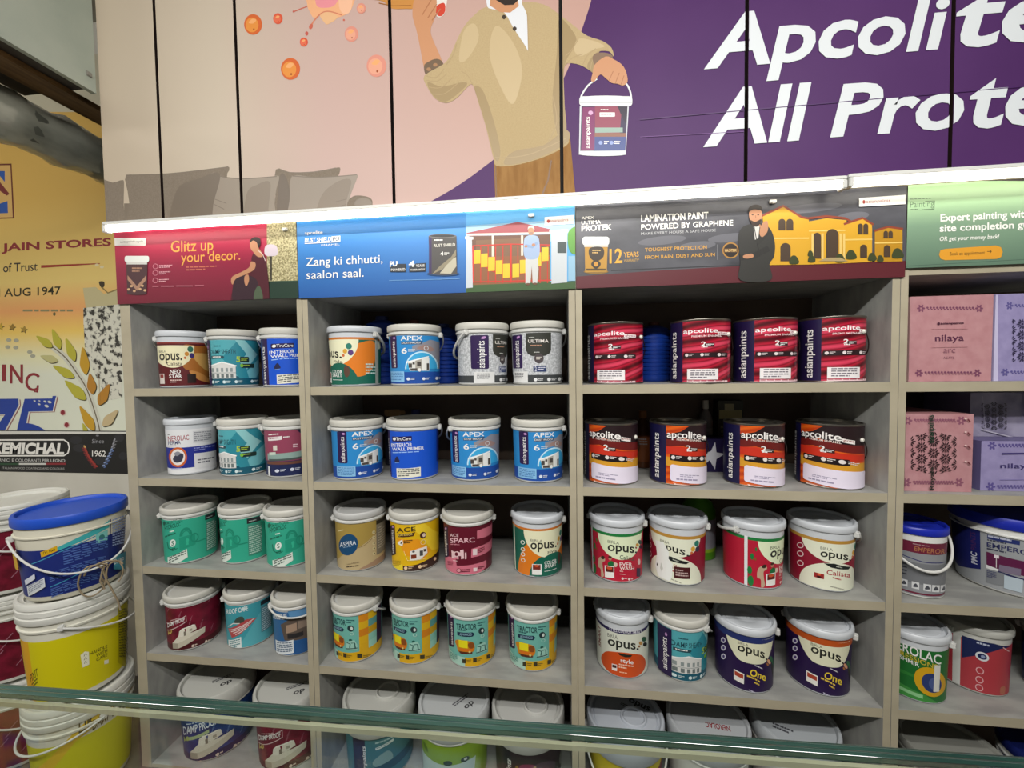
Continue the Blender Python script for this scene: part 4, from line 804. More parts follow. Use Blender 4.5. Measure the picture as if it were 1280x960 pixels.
def L_ace():
    a = Lab().frame(728, 1182, 262, 812, 85, 70); a.band('#e0b414', T0, T1); a.poly([(880, 340), (1010, 330), (1240, 520), (1240, 640), (1100, 620), (1010, 480)], '#edcb30'); a.poly([(780, 470), (980, 500), (1100, 620), (1020, 700), (860, 640)], '#e89a1c')
    a.poly([(700, 720), (830, 722), (830, 900), (700, 900)], '#e8d030'); a.poly([(835, 740), (960, 738), (1080, 700), (1200, 640), (1300, 600), (1300, 820), (832, 820)], '#3a231c'); a.micro(740, 690, 815, 745, 4, '#a88a14')
    strip(a, 722, 345, 775, 632, '#2c1a2c'); a.text('ACE', 790, 380, 958, 424, '#2c2418', 0.03, 0, 0, 0); a.poly([(800, 432), (955, 432), (935, 468), (800, 462)], '#4a2a1c'); a.text('EXTERIOR', 808, 438, 930, 458, '#f0d870', 0.01)
    a.text('4', 808, 500, 846, 545, WT, 0.05); a.blob([(795, 520), (830, 495), (842, 500), (840, 548), (825, 548)], '#f2eee0'); a.text('4', 818, 508, 838, 536, '#3a2a1c', 0.04); a.micro(850, 500, 930, 535, 2, '#5a3a1c')
    a.ell(1022, 468, 28, 30, '#4a2a20'); a.ell(1030, 468, 14, 18, '#e0c8b0'); a.ring(1022, 535, 22, 5, '#e8d898')
    a.poly([(905, 605), (975, 590), (1055, 575), (1060, 640), (1000, 690), (900, 690)], '#e9e4dc'); a.line([(850, 600), (880, 690), (1040, 690)], 4, '#f0e2a0'); a.rect(912, 640, 960, 678, '#7a3420'); a.rect(990, 610, 1020, 660, '#4a4a4c'); a.ell(935, 612, 12, 10, '#5a5a5c'); a.rect(1025, 600, 1050, 625, '#4a3a34')
    icons(a, (862, 990), 760, 16, '#e8c8a0'); a.ell(1130, 715, 14, 16, '#e8c8a0'); return a
def L_sparc():
    a = Lab().frame(108, 550, 268, 820, 88, 75); a.band('#611428', T0, T1); P = '#cf7084'
    a.poly([(405, 408), (460, 390), (545, 352), (600, 330), (600, 420), (520, 455), (405, 482)], P); a.poly([(355, 570), (440, 548), (545, 500), (620, 470), (620, 560), (520, 605), (350, 650)], P); a.poly([(60, 610), (130, 630), (212, 640), (220, 718), (300, 720), (400, 710), (488, 690), (492, 750), (400, 820), (60, 860)], P); a.poly([(490, 690), (545, 660), (700, 600), (700, 700), (560, 740), (490, 755)], '#611428')
    strip(a, 92, 350, 152, 640, '#231438'); a.text('ACE', 168, 420, 245, 450, '#d8b8bc', 0.03, 0, 0, 4); a.text('SPARC', 168, 462, 385, 508, '#e0b4bc', 0.035, 0, 0, 4); a.micro(172, 516, 300, 534, 1, '#c07c88', 8)
    a.poly([(178, 575), (205, 590), (230, 585), (255, 598), (255, 575), (285, 570), (288, 655), (240, 660), (180, 648)], '#e4c0c4'); a.ell(222, 612, 14, 18, '#611428'); a.rect(240, 630, 262, 668, '#611428'); a.rect(296, 600, 310, 660, '#e4c0c4'); a.micro(190, 668, 262, 684, 1, '#e4c0c4', 8); a.rect(205, 640, 230, 660, P)
    a.rect(366, 572, 404, 630, '#e6d4d6'); a.micro(408, 575, 470, 620, 3, '#611428', -16); a.micro(140, 680, 190, 720, 3, '#8a3448'); a.ell(240, 762, 18, 18, '#d9929c'); a.ring(240, 762, 18, 4, '#611428'); a.micro(256, 752, 340, 785, 2, '#611428'); a.rect(368, 745, 402, 778, '#e6d4d6'); a.micro(410, 740, 470, 765, 2, '#611428'); return a
def L_tractor():
    a = Lab().frame(672, 1110, 285, 838, 95, 90); a.band('#6fb4a8', T0, T1); a.band('#d9a816', T0, 0.19, -18, 179)
    a.band('#a9cfc0', T0, 0.19, -100, -18)
    cols = ['#d8891c', '#d9b41c', '#c9a01a', '#5fa094']
    for i, (d0, d1) in enumerate(((40, 62), (62, 86), (86, 110), (110, 140))):
        for j in range(5):
            c = [['#d6881c', '#dcae1c', '#d07f1a', '#d9aa1a', '#d6a61a'], ['#d9ae1c', '#5f9a94', '#c79a1a', '#8cc4b4', '#9accbc'], ['#3a2440']*5, ['#6fb4a8']*5][i][4-j if i < 2 else j]
            a.band(c, 0.19 + (T1-.19)*j/5 - (0.155 if j == 0 and i < 1 else 0), 0.19+(T1-.19)*(j+1)/5, d0, d1)
    strip(a, 678, 330, 735, 640, '#251640', 706, 728, 400, 620)
    a.text('TRACTOR', 758, 408, 930, 462, '#1f3f44', 0.035, 0, 0, 8); a.micro(938, 410, 1004, 450, 2, '#2f5f62', -4); a.micro(775, 462, 880, 482, 1, '#2f5f62', 8)
    a.poly([(765, 484), (830, 492), (895, 492), (915, 510), (895, 532), (830, 530), (765, 518)], '#1c3148'); a.text('ADVANCED', 785, 496, 890, 520, '#9ac0d0', 0.01, 0, 0, 4)
    a.ell(972, 490, 26, 30, '#26383c'); a.ell(980, 490, 10, 16, '#cfdcd4'); a.ring(980, 540, 14, 6, '#a8d0c4'); a.ell(968, 604, 14, 12, '#1f5548')
    a.poly([(932, 620), (1000, 600), (1018, 640), (1020, 690), (928, 695)], '#9ccbbc'); a.line([(935, 630), (965, 640), (958, 680)], 9, '#2c5a54'); a.line([(972, 632), (1000, 628), (1004, 678)], 9, '#2c5a54'); a.line([(925, 690), (1018, 676)], 8, '#24403c')
    a.blob([(745, 575), (775, 560), (850, 570), (900, 590), (912, 640), (885, 680), (780, 680), (756, 620)], '#c9821c'); a.poly([(776, 560), (852, 568), (852, 640), (776, 628)], '#e8da1c'); a.blob([(855, 600), (885, 585), (905, 600), (900, 640), (865, 640)], '#8a4a1c'); a.poly([(780, 640), (905, 645), (895, 668), (790, 664)], '#d8701c'); a.poly([(770, 664), (890, 676), (890, 692), (790, 690)], '#5a2c1c'); a.ell(868, 675, 10, 10, '#d8c070')
    for x in (818, 912, 1032): a.rect(x-16, 742-(x-818)*.05, x+16, 780-(x-818)*.05, '#3a3420'); a.micro(x+22, 748, x+62, 776, 2, '#7a6420')
    a.micro(690, 690, 760, 750, 4, '#4a8a80', 20); return a
def L_ever():
    a = Lab().frame(106, 538, 252, 735, 110, 85); a.band('#b81f38', T0, 0.77); a.band('#1f7a3c', 0.745, 0.79)
    g = a.f; a.ang(); a.ell(13, .75, 55, .37, '#e2ecc8', 180, 360); a.f = g; a.band('#1f7a3c', 0.745, 0.79)
    a.text('BIRLA', 256, 404, 346, 426, '#4f584a', 0.0, 0, 0, 8); a.text('opus.', 256, 440, 486, 512, '#222420', 0.035, 0, 0, -4); a.text('Calista', 350, 512, 464, 546, '#4f584a', 0.02, 0, 0, 0); dots(a, 495, 425, 15, ('#35524a', '#c9923a', '#3a2438', '#8a3a3a'))
    a.blob([(180, 560), (200, 540), (230, 548), (232, 570), (212, 585), (216, 640), (222, 690), (200, 700), (196, 640), (176, 620)], '#bfa58a'); a.ell(216, 545, 15, 14, '#3a2a22'); a.blob([(262, 575), (290, 565), (305, 590), (290, 612), (256, 600)], '#1f6a3a'); a.ell(274, 546, 13, 16, '#b9836a'); a.ell(274, 536, 14, 10, '#4a2a22'); a.blob([(305, 575), (330, 580), (325, 605), (305, 605)], '#d8c0b0')
    a.rect(230, 604, 306, 696, '#ece9e4'); a.rect(238, 610, 300, 652, '#5a1c18'); a.ell(268, 622, 22, 12, '#c9502c')
    a.text('EVER', 348, 568, 448, 598, '#ecdcd8', 0.035, 0, 0, -6); a.text('WASH', 348, 598, 464, 626, '#ecdcd8', 0.035, 0, 0, -6); a.micro(350, 632, 402, 650, 1, '#e0b8b4'); a.micro(350, 655, 440, 668, 1, '#e0a8a4'); icons(a, (372, 424), 692, 10, '#e8d0cc', 1); a.rect(484, 600, 516, 668, '#3a2a44'); a.ell(502, 550, 12, 24, '#e0c0bc')
    a.f = lambda x, y: (x, y)
    a.poly([(sd(-66), T0), (sd(-60), T0), (sd(-60), .8), (sd(-66), .8)], '#e4e6e8')
    for d, t, r in ((-52, .5, .05), (-56, .28, .06), (-45, .62, .03), (-54, .12, .08)): a.ell(sd(d), t, r*.7, r, '#1f7a3c')
    a.ell(sd(-46), .47, .02, .025, '#8a5a2c'); return a
def L_calista(torn=False):
    a = Lab().frame(560, 1003, 236, 690, 95, 80); a.band('#8c1730', T0, 0.77)
    g = a.f; a.ang(); a.ell(27, .75, 60, .31, '#e6e8d2', 180, 360); a.ell(27, .03, 66, .42, '#e6e8d2', 0, 180); a.f = g
    a.band('#b98a3a', 0.735, 0.785); a.text('BIRLA', 782, 386, 858, 404, '#555a4e', 0.0, 0, 0, -4); a.text('opus.', 782, 418, 975, 474, '#23241f', 0.035, 0, 0, -22); a.ang(); [a.ell(d_, t_, r_, r_*.0078, c_) for d_, t_, r_, c_ in ((77, .665, 6, '#2b7a6b'), (68, .585, 5, '#d8a23a'), (79, .575, 5.5, '#3a3444'), (65, .525, 3, '#c96a3a'))]; a.f = g
    a.poly([(805, 496), (870, 482), (975, 472), (960, 496), (900, 512), (850, 514)], '#1f2424'); a.micro(882, 494, 940, 508, 1, '#b8bcb0'); a.text('Calista', 824, 536, 975, 570, '#a8323c', 0.02, 0, 0, -20); a.micro(862, 576, 950, 594, 1, '#b85a54')
    a.rect(744, 572, 808, 606, '#9c2c2c'); a.ell(776, 580, 12, 8, '#d8603a'); a.ell(776, 598, 16, 7, '#3a1418'); a.micro(848, 640, 960, 656, 1, '#a8a898')
    for y in (402, 462, 530): a.ring(652, y, 20, 6, '#e2c8c8', 18)
    a.f = lambda x, y: (x, y); a.poly([(sd(-90), T0), (sd(-68), T0), (sd(-68), .8), (sd(-90), .8)], '#dcdcd8')
    if torn:
        a.poly([(sd(30), .12), (sd(62), .12), (sd(62), .30), (sd(30), .30)], '#4a1c20'); a.micro(sd(33), .16, sd(58), .28, 3, '#c0a8a4')
        P = [(sd(-12), .62), (sd(8), .64), (sd(20), .50), (sd(19), .40), (sd(27), .33), (sd(26), .12), (sd(20), .045), (sd(-6), .06), (sd(-14), .2), (sd(-8), .4)]
        a.poly(P, '#eceeea'); a.poly([(sd(2), .3), (sd(7), .22), (sd(4), .15), (sd(0), .2)], '#c9ccc4'); a.blob([(sd(-9), .26), (sd(-6), .24), (sd(-9), .21)], '#3a3a34')
    return a
def L_opus_white():
    a = Lab().frame(150, 592, 276, 768, 120, 95); a.band('#d9dccd', T0, 0.78); a.band('#2c2450', 0.735, 0.785); a.text('STYLE COLOUR SMART', 270, 366, 530, 398, '#d9d9e0', 0.01, 0, 0, -6)
    a.text('BIRLA', 255, 416, 335, 446, '#4f544a', 0.0, 0, 0, 8); a.text('opus.', 256, 462, 505, 540, '#22241f', 0.035, 0, 0, 4); dots(a, 530, 470, 18, ('#2f5a42', '#b98a4a', '#26261f', '#8a5a2c'))
    g = a.f; a.ang(); a.blob([(-52, .14), (-47, .26), (-30, .38), (5, .44), (40, .38), (57, .26), (62, .14), (45, .05), (5, .032), (-35, .05)], '#cc4d17'); a.f = g; a.poly([(340, 560), (455, 562), (440, 582), (395, 588), (350, 578)], '#24261f'); a.text('style', 358, 600, 462, 645, WT, 0.03, 0, 0, 4); a.micro(345, 648, 465, 690, 2, '#f0c8b0'); a.rect(288, 660, 330, 712, '#ece8e2'); a.rect(292, 666, 326, 690, '#4a2420'); a.micro(350, 710, 460, 726, 1, '#f0b894')
    a.f = lambda x, y: (x, y); a.text('SMART', sd(-62), .70, sd(-52), .35, '#8a5a50', 0.03, 0, 90); return a
def L_opus_one(band):
    a = Lab().frame(545, 992, 305, 745, 105, 215); a.band('#261242', T0, 0.87); a.band(band, 0.775, 0.885)
    g = a.f; a.ang(); a.poly(spline([(-34, .85), (-33, .76), (-27, .65), (-14, .52), (0, .475), (34, .475), (48, .52), (60, .65), (66, .76), (67, .85)], 4, False), '#e0dfc2'); a.f = g; a.band(band, 0.785, 0.885)
    a.text('BIRLA', 728, 404, 802, 422, '#5a584a', 0.0, 0, 0, 2); a.text('opus.', 728, 430, 940, 492, '#24241f', 0.035, 0, 0, -8); dots(a, 958, 470, 15, ('#2f6a44', '#d8a07a', '#2c2c24', '#a86a3a')); a.micro(850, 530, 910, 544, 1, '#c9c9d0')
    a.text('One', 818, 568, 930, 618, '#e4c83c', 0.04, 0.15, 0, -16); a.micro(795, 618, 945, 640, 1, '#d8b84a', 6); a.micro(848, 644, 905, 664, 1, '#d8b84a'); a.poly([(700, 602), (776, 618), (774, 690), (700, 672)], '#e9e6e0'); a.poly([(706, 612), (770, 626), (770, 655), (706, 642)], '#a8402c'); a.micro(812, 712, 930, 726, 1, '#c4c0d8')
    for y in (420, 470, 528): a.ell(622, y, 18, 19, '#d2cedc'); a.ell(624, y, 9, 10, '#4a3870')
    return a
def L_apco(red=True):
    if red:
        a = Lab().frame(764, 1240, 180, 715, 6, 6); a.band('red_swirl', 0.02, 0.97); a.band('#1d1440', 0.02, 0.97, -110, -33)
        tx = (784, 262, 824, 690)
        a.rrect(1135, 288, 1212, 312, 3, '#efe4e4'); a.text('gloss', 1142, 290, 1206, 310, '#8a1c30', 0.02)
        a.text('apcolite', 876, 258, 1138, 306, '#f2eeee', 0.03); a.text('PREMIUM ENAMEL', 940, 314, 1166, 330, '#f0dcdc', 0.015, 0, 0, -2)
        a.text('2', 1012, 368, 1050, 404, WT, 0.04); a.rrect(1040, 382, 1112, 412, 4, '#3a1c24'); a.micro(1052, 388, 1108, 410, 2, WT); a.micro(1016, 408, 1100, 424, 1, WT)
        a.rrect(880, 456, 1210, 496, 8, '#241318'); icons(a, (905, 1020, 1145), 476, 13, '#e0d4d4')
        a.rect(910, 592, 1138, 680, '#ebe6e6'); a.micro(935, 600, 1115, 676, 4, '#77707a'); a.rect(910, 686, 1205, 702, '#e6c8cc'); a.micro(915, 688, 1200, 700, 1, '#a84a5a')
        a.f = lambda x, y: (x, y); a.text('asianpaints', sd(-64), .82, sd(-43), .07, WT, 0.025, 0, 90); return a
    a = Lab().frame(598, 1050, 262, 745, 26, 38); a.band('orange_swirl', 0.02, 0.97)
    a.poly([(930, 262), (1060, 240), (1250, 250), (1250, 470), (1060, 400), (880, 370), (738, 420), (738, 345), (850, 320)], '#241418'); a.poly([(738, 385), (850, 372), (1040, 392), (1250, 410), (1250, 480), (1040, 450), (850, 430), (738, 442)], '#6a1a18'); a.poly([(738, 440), (860, 435), (1050, 455), (1250, 480), (1250, 520), (738, 492)], '#c9301c'); a.poly([(738, 520), (1250, 530), (1250, 600), (1050, 575), (738, 590)], '#d69a2c')
    a.band('#171540', 0.02, 0.97, -110, -22)
    a.text('apcolite', 746, 316, 1004, 388, '#f2eeea', 0.03, 0, 0, 2); a.text('PREMIUM ENAMEL', 820, 374, 1004, 390, '#f0e0d8', 0.015, 0, 0, 2); a.rect(1006, 350, 1050, 378, '#efe8e4'); a.text('gloss', 1010, 354, 1046, 374, '#8a2c1c', 0.02)
    a.text('2', 888, 424, 926, 462, WT, 0.04); a.rrect(918, 440, 975, 470, 4, '#3a1c18'); a.micro(926, 446, 970, 468, 2, WT); a.micro(896, 462, 960, 480, 1, WT)
    a.rrect(770, 500, 1034, 546, 8, '#1d1315'); icons(a, (794, 916, 1006), 523, 15, '#e4dcd8')
    a.rrect(772, 578, 1120, 706, 20, '#e6ddee'); a.micro(845, 652, 985, 676, 2, '#9a92ac'); a.micro(818, 684, 990, 706, 1, '#9a92ac'); a.poly([(795, 722), (1060, 712), (1060, 732), (810, 742)], '#ecd0c4'); a.micro(815, 722, 1050, 736, 1, '#c06a4c', -6)
    a.f = lambda x, y: (x, y); a.text('asianpaints', sd(-52), .83, sd(-33), .09, WT, 0.025, 0, 90); return a
def L_forest():
    a = Lab().frame(-30, 372, 215, 575, 20, 60); a.band('#1f6a2c', T0, 0.80); a.poly([(0, 480), (120, 500), (260, 520), (400, 540), (400, 600), (0, 600)], '#3c8a3c'); a.poly([(60, 510), (250, 525), (250, 545), (60, 525)], '#8ac48a'); a.poly([(0, 400), (200, 430), (200, 445), (0, 425)], '#2f7d34')
    a.text('NEROLAC', 66, 268, 332, 318, WT, 0.02, 0, 0, 26); a.text('IMPRESSIONS', 62, 316, 316, 342, '#c9b03c', 0.02, 0, 0, 30); a.text('KASHMIR', 80, 342, 226, 364, WT, 0.02, 0, 0, 20)
    a.ell(282, 444, 80, 76, '#d0a01c'); a.ell(290, 448, 50, 50, '#2c3c70'); a.ell(300, 450, 24, 30, '#4a5a8c'); a.band('#dcdcd4', 0.2, 0.6, 40, 52); return a
def L_coral():
    a = Lab().frame(350, 745, 205, 575, 20, 50); a.band('#a83840', T0, 0.79); a.poly([(512, 235), (740, 270), (690, 290), (610, 340), (512, 400)], '#1b2450'); a.band('#c9c9c4', T0, .8, -24, -12); a.micro(580, 280, 680, 298, 1, '#b9c0d4'); a.ell(608, 355, 32, 25, '#d4d6da'); a.ell(608, 355, 22, 16, '#1b2450'); a.ell(612, 355, 10, 9, '#8a98b8')
    for y in (438, 490, 535): a.ring(600, y, 17, 5, '#d8a0a4')
    a.line([(700, 280), (730, 300)], 5, '#d8a8a8'); a.blob([(700, 500), (720, 490), (720, 530), (700, 535)], '#a8624c'); return a
def L_plain(c1, c2, strip_c=None):
    a = Lab().frame(0, 100, 0, 100); a.band(c1, T0, 0.79); a.poly([(0, 100), (60, 60), (130, 30), (130, 120), (0, 120)], c2)
    if strip_c: a.band(strip_c, T0, 0.79, -50, -25)
    return a
def L_pmc():
    a = Lab().frame(-60, 480, 305, 815, 10, 22); a.band('#8c8e92', T0, 0.80); a.band('#6a2038', 0.64, 0.80); a.band('#6a2038', 0.05, 0.075); a.text('EMPEROR', 232, 440, 460, 475, '#a8704a', 0.02, 0.1); a.micro(220, 422, 420, 434, 1, '#a88a8c'); a.line([(120, 520), (300, 545), (470, 535)], 6, '#2c2f66'); a.band('#75777b', 0.2, 0.5)
    for y in range(555, 680, 25): a.rect(125, y, 180, y+10, '#3a3c44')
    for x in (130, 220, 310, 375, 440): a.rect(x, 702, x+58, 752, '#d5d6d8'); a.blob([(x+10, 740), (x+30, 712), (x+50, 735)], '#4a4c54')
    return a
def L_emperor():
    a = Lab().frame(480, 1480, 275, 850, 90, 150); a.band('#9a9da0', T0, 0.78); a.poly([(380, 330), (530, 330), (755, 402), (750, 698), (530, 690), (380, 600)], '#1c2162'); a.text('PMC', 665, 572, 722, 668, '#cfd2e0', 0.03, 0.2, 90); a.text('PAINTS', 668, 420, 716, 560, '#4a2a5c', 0.02, 0.2, 90)
    a.rect(812, 420, 1060, 452, '#24306a'); a.micro(818, 424, 1052, 450, 1, '#b8bcd0'); a.micro(812, 456, 970, 474, 1, '#3a3c50'); a.text('EMPEROR', 808, 478, 1190, 516, '#2c2f5c', 0.03); a.micro(808, 522, 1080, 544, 1, '#3a3c50'); a.rect(804, 552, 1240, 660, '#5c1c44'); a.rect(866, 562, 906, 586, '#e4dce0'); a.rect(882, 586, 888, 660, '#d8d0d4'); a.poly([(800, 652), (905, 668), (895, 684), (800, 680)], '#e2e2e2'); a.poly([(910, 630), (1080, 625), (1080, 680), (905, 680)], '#7a6f84'); a.poly([(900, 680), (1230, 688), (1230, 700), (900, 692)], '#232452'); a.rect(800, 690, 945, 790, '#7f8286'); a.micro(806, 696, 886, 750, 5, '#3a3c66'); a.rect(950, 700, 1100, 800, '#b4c2cc'); return a
def L_teal():
    a = Lab().frame(200, 900, 330, 1150, 60, 120); a.band('#3f6f74', T0, 0.78); a.band('#2c2636', T0, 0.78, -50, -26); a.text('asianpaints', 368, 660, 412, 1080, WT, 0.02, 0.2, 90); a.micro(495, 630, 700, 665, 1, '#a8c0c0', -10); a.poly([(495, 695), (670, 655), (672, 685), (497, 725)], '#cdd6d2'); a.micro(505, 700, 660, 715, 1, '#3f6f74', -30); a.blob([(470, 850), (600, 770), (660, 840), (640, 920), (500, 930)], '#7f9c9a'); a.poly([(470, 930), (640, 900), (900, 780), (900, 900), (640, 1000), (470, 1010)], '#2a4a52'); return a
def L_lime():
    a = Lab().frame(528, 815, 340, 760, 20, 60); a.band('#86a52a', T0, 0.79); a.poly([(500, 560), (560, 560), (640, 575), (700, 570), (755, 565), (750, 640), (640, 900), (500, 900)], '#bfd2cc'); a.ell(640, 562, 18, 16, '#3c4a30'); a.ell(710, 555, 18, 16, '#3c4a30'); a.ell(712, 553, 7, 8, '#c9d0c0'); a.blob([(540, 490), (556, 500), (560, 530), (545, 520)], '#5c7a24'); return a
def L_flora():
    a = Lab().frame(380, 1080, 330, 1150, 60, 120); a.band('#2c2026', T0, 0.78); a.band('#17141c', T0, 0.78, -45, -30); a.text('asianpaints', 512, 690, 575, 1090, WT, 0.02, 0.2, 90); a.blob([(650, 720), (760, 700), (830, 760), (800, 900), (700, 930), (640, 840)], '#7a2c50'); a.blob([(600, 760), (630, 740), (640, 840), (680, 920), (610, 930)], '#8a7434'); a.blob([(780, 720), (900, 700), (1000, 780), (950, 880), (840, 860)], '#4a3848'); a.ell(885, 830, 20, 18, '#c9c0bc'); a.blob([(1050, 760), (1120, 740), (1140, 860), (1060, 880)], '#8a8c84'); a.ell(790, 735, 14, 12, '#b8a070'); return a
def L_yellow():
    a = Lab().frame(110, 670, 180, 720, 40, 190); a.band('#cfc40c', 0.06, 0.645); a.band('#d8a21c', 0.06, 0.645, -80, -58)
    a.text('FIXIT', 138, 470, 180, 505, '#3a3414', 0.03, 0, 0, -8); a.micro(140, 510, 175, 540, 2, '#5a5414', -6); a.poly([(395, 490), (418, 478), (438, 488), (438, 556), (402, 560)], '#e4e2c8')
    for y in (495, 515, 535): a.line([(412, y+8), (418, y-4), (426, y+6)], 3, '#5a5634')
    for t_, y in (('HANDLE', 492), ('WITH', 514), ('CARE', 536)): a.text(t_, 442 if t_ == 'HANDLE' else 476, y, 538, y+17, '#5a5414', 0.01, 0, 0, -12)
    a.rect(520, 560, 545, 580, '#e4e2c8'); a.poly([(600, 300), (668, 255), (668, 560), (600, 580)], '#b4a80c'); a.text('DR. FIXIT', 605, 272, 700, 300, '#3a3414', 0.02, 0, 0, -20); a.micro(604, 320, 690, 560, 18, '#6a6414', -16); return a
def L_yellow2():
    a = Lab().frame(110, 680, 790, 1330, 40, 190); a.band('#c8c414', 0.06, 0.645); a.poly([(100, 1000), (350, 935), (600, 800), (700, 740), (700, 850), (600, 880), (350, 990), (100, 1060)], '#d9b42c')
    a.text('DR. FIXIT', 370, 880, 610, 965, '#2c2a14', 0.04, 0.1, 0, -40); a.text('DAMP SEAL', 440, 920, 620, 975, '#3a3818', 0.02, 0, 0, -34); return a
def L_navy():
    a = Lab().frame(150, 880, 395, 948, 45, 190); a.band('#1b2a72', 0.07, 0.63); a.poly([(405, 590), (520, 560), (730, 492), (745, 478), (745, 528), (650, 560), (410, 612)], '#3fa8ac'); a.rect(750, 440, 757, 800, '#14205c'); a.poly([(305, 592), (408, 578), (408, 612), (308, 626)], '#d0a41c'); a.text('Dr. Fixit', 322, 596, 396, 612, '#3a3014', 0.02, 0, 0, -6); a.poly([(652, 560), (735, 540), (735, 610), (655, 626)], '#7cc0bc'); a.ell(694, 585, 20, 18, '#3a7a78')
    a.line([(210, 640), (420, 622), (650, 570)], 6, '#3f8cb0'); a.line([(340, 828), (520, 802), (640, 760)], 6, '#3f8cb0'); a.micro(440, 625, 735, 720, 6, '#4a66a8', -40); a.micro(345, 740, 720, 800, 5, '#4a66a8', -30); a.micro(345, 840, 720, 900, 5, '#4a66a8', -30)
    a.poly([(192, 712), (260, 708), (260, 738), (192, 742)], '#cfd4e0'); a.rect(200, 752, 316, 812, '#d2d6da'); a.micro(208, 760, 308, 806, 4, '#8a90a0'); a.line([(230, 870), (232, 930), (270, 930)], 8, '#c9cedc'); a.micro(240, 880, 262, 920, 3, '#c9cedc'); a.micro(756, 480, 856, 660, 11, '#8c9cc4', -20); a.poly([(765, 720), (870, 668), (876, 760), (770, 805)], '#4aa0b8'); a.text('DAMP', 772, 740, 850, 775, WT, 0.02, 0, 0, -22)
    a.band('#d0a41c', 0.40, 0.64, -85, -68); return a
def L_wine():
    a = Lab().frame(-200, 130, 0, 600, 10, 30); a.band('maroon_rain', 0.05, 0.72)
    for k in range(12): x = -150+((k*61) % 260); y = 220+((k*83) % 280); a.line([(x, y), (x+26, y-46)], 3, '#a8788a')
    a.micro(60, 200, 120, 420, 9, '#b08c98'); return a

# ------------------------------------------------------------------ containers
_ME = {}
def me_once(key, fn):
    if key not in _ME: _ME[key] = fn()
    return _ME[key]
def bm_mesh(bm, name, mats, smooth=40):
    me = bpy.data.meshes.new(name); bmesh.ops.recalc_face_normals(bm, faces=bm.faces[:]); bm.to_mesh(me); bm.free()
    for x in mats: me.materials.append(mm(x))
    for p in me.polygons: p.use_smooth = True
    me.set_sharp_from_angle(angle=math.radians(smooth)); return me
def put(name, me, parent, rz=0.0):
    o = bpy.data.objects.new(name, me); COL.objects.link(o); o.parent = parent; o.rotation_euler = (0, 0, rz); return o
LABS = {}
def lab_mesh(fn, args, rb, rt, H, step=0.00003):
    k = (fn.__name__, args, rb, rt, H)
    if k not in LABS: LABS[k] = wrap(fn(*args), 'label', rb, rt, H, 0.83, step, (0.02, 0.97) if rb == rt else (0.03, 0.89 if fn is L_opus_one else 0.82))
    return LABS[k]
def bail_mesh(R, z0, drop, wire, rise=0.0, lift=0.0):
    bm = bmesh.new(); pts = []
    for k in range(29):
        p = PI*k/28; pts.append((math.cos(p)*(R+0.006), -math.sin(p)*(R+0.008+rise), z0-drop*math.sin(p)**1.0+lift))
    tube(bm, pts, wire, 8, 0, True, 1.0)
    return bm_mesh(bm, 'handle', [WHITEP])
def ear_mesh(R, z0, s):
    bm = bmesh.new(); box(bm, s*R-0.009, s*R+0.007, -0.009, 0.009, z0-0.012, z0+0.008, bev=0.003)
    return bm_mesh(bm, 'ear', [WHITEP])
def bucket(label, x, y, z, R, fn, args=(), turn=0.0, style='A', lid=None, bail=180, group=None, name='paint_bucket', H=0.22, Hs=1.0, drop=0.075, wire=0.0032, body=None, cat='paint bucket', ring=False, lidtext=None):
    """4 litre pail: the prototype is built at rim radius 0.0975 and scaled to R"""
    k = R/0.0975
    t = thing(name, label, cat, (x, y, z+0.0004), 0, group)
    t.scale = (k, k, Hs)
    az = math.atan2(x-CAM.x, y-CAM.y); rz = -az
    rb, rt = 0.0875, 0.0915
    lid = lid or (OPW if style == 'O' else WHITEC); bodym = body or (OPW if style == 'O' else WHITEP)
    def mk_body():
        bm = bmesh.new(); r_ = lambda q: rb+(rt-rb)*q/0.83
        pr = [(0, 0.0), (rb-0.006, 0.0), (rb-0.001, 0.003), (r_(0.02), 0.02*H), (r_(0.82), 0.82*H)]
        if style == 'A': pr += [(rt+0.0025, 0.825*H), (rt+0.0045, 0.835*H), (rt+0.0045, 0.862*H), (rt+0.002, 0.87*H), (rt, 0.875*H), (rt, 0.95*H)]
        else: pr += [(rt, 0.95*H)]
        pr += [(rt-0.004, 0.95*H), (0, 0.94*H)]
        lathe(bm, pr); return bm_mesh(bm, 'body', [bodym])
    put('body', me_once(('b', style, bodym.name, H), mk_body), t, rz)
    def mk_lid():
        bm = bmesh.new(); rl = 0.0975
        lo = 0.895 if style == 'A' else 0.90
        pr = [(rt+0.0005, lo*H), (rl-0.001, lo*H), (rl, lo*H+0.002), (rl, 0.96*H), (rl-0.001, 0.985*H), (rl-0.004, H), (rl-0.009, H), (rl-0.012, 0.985*H), (rl-0.0135, 0.95*H)]
        if style == 'A': pr += [(rl-0.018, 0.94*H), (rl-0.021, 0.94*H), (rl-0.023, 0.95*H), (0, 0.95*H)]
        else: pr += [(rl-0.022, 0.96*H), (rl-0.024, 0.972*H), (rl-0.028, 0.974*H), (rl-0.055, 0.974*H), (rl-0.058, 0.966*H), (rl-0.078, 0.966*H), (rl-0.08, 0.972*H), (0, 0.972*H)]
        lathe(bm, pr); return bm_mesh(bm, 'lid', [lid])
    put('lid', me_once(('l', style, lid.name, H), mk_lid), t, rz)
    if fn: put('label', lab_mesh(fn, args, rb, rt, H), t, rz+math.radians(turn))
    zb = (0.85 if style == 'A' else 0.875)*H
    put('handle', me_once(('h', style, drop, wire, H), lambda: bail_mesh(rt+0.006, zb, drop, wire)), t, rz+math.radians(bail))
    for q in (-1, 1): put('ear', me_once(('e', style, H, q), lambda: ear_mesh(rt+0.006, zb, q)), t, rz+math.radians(bail))
    return t
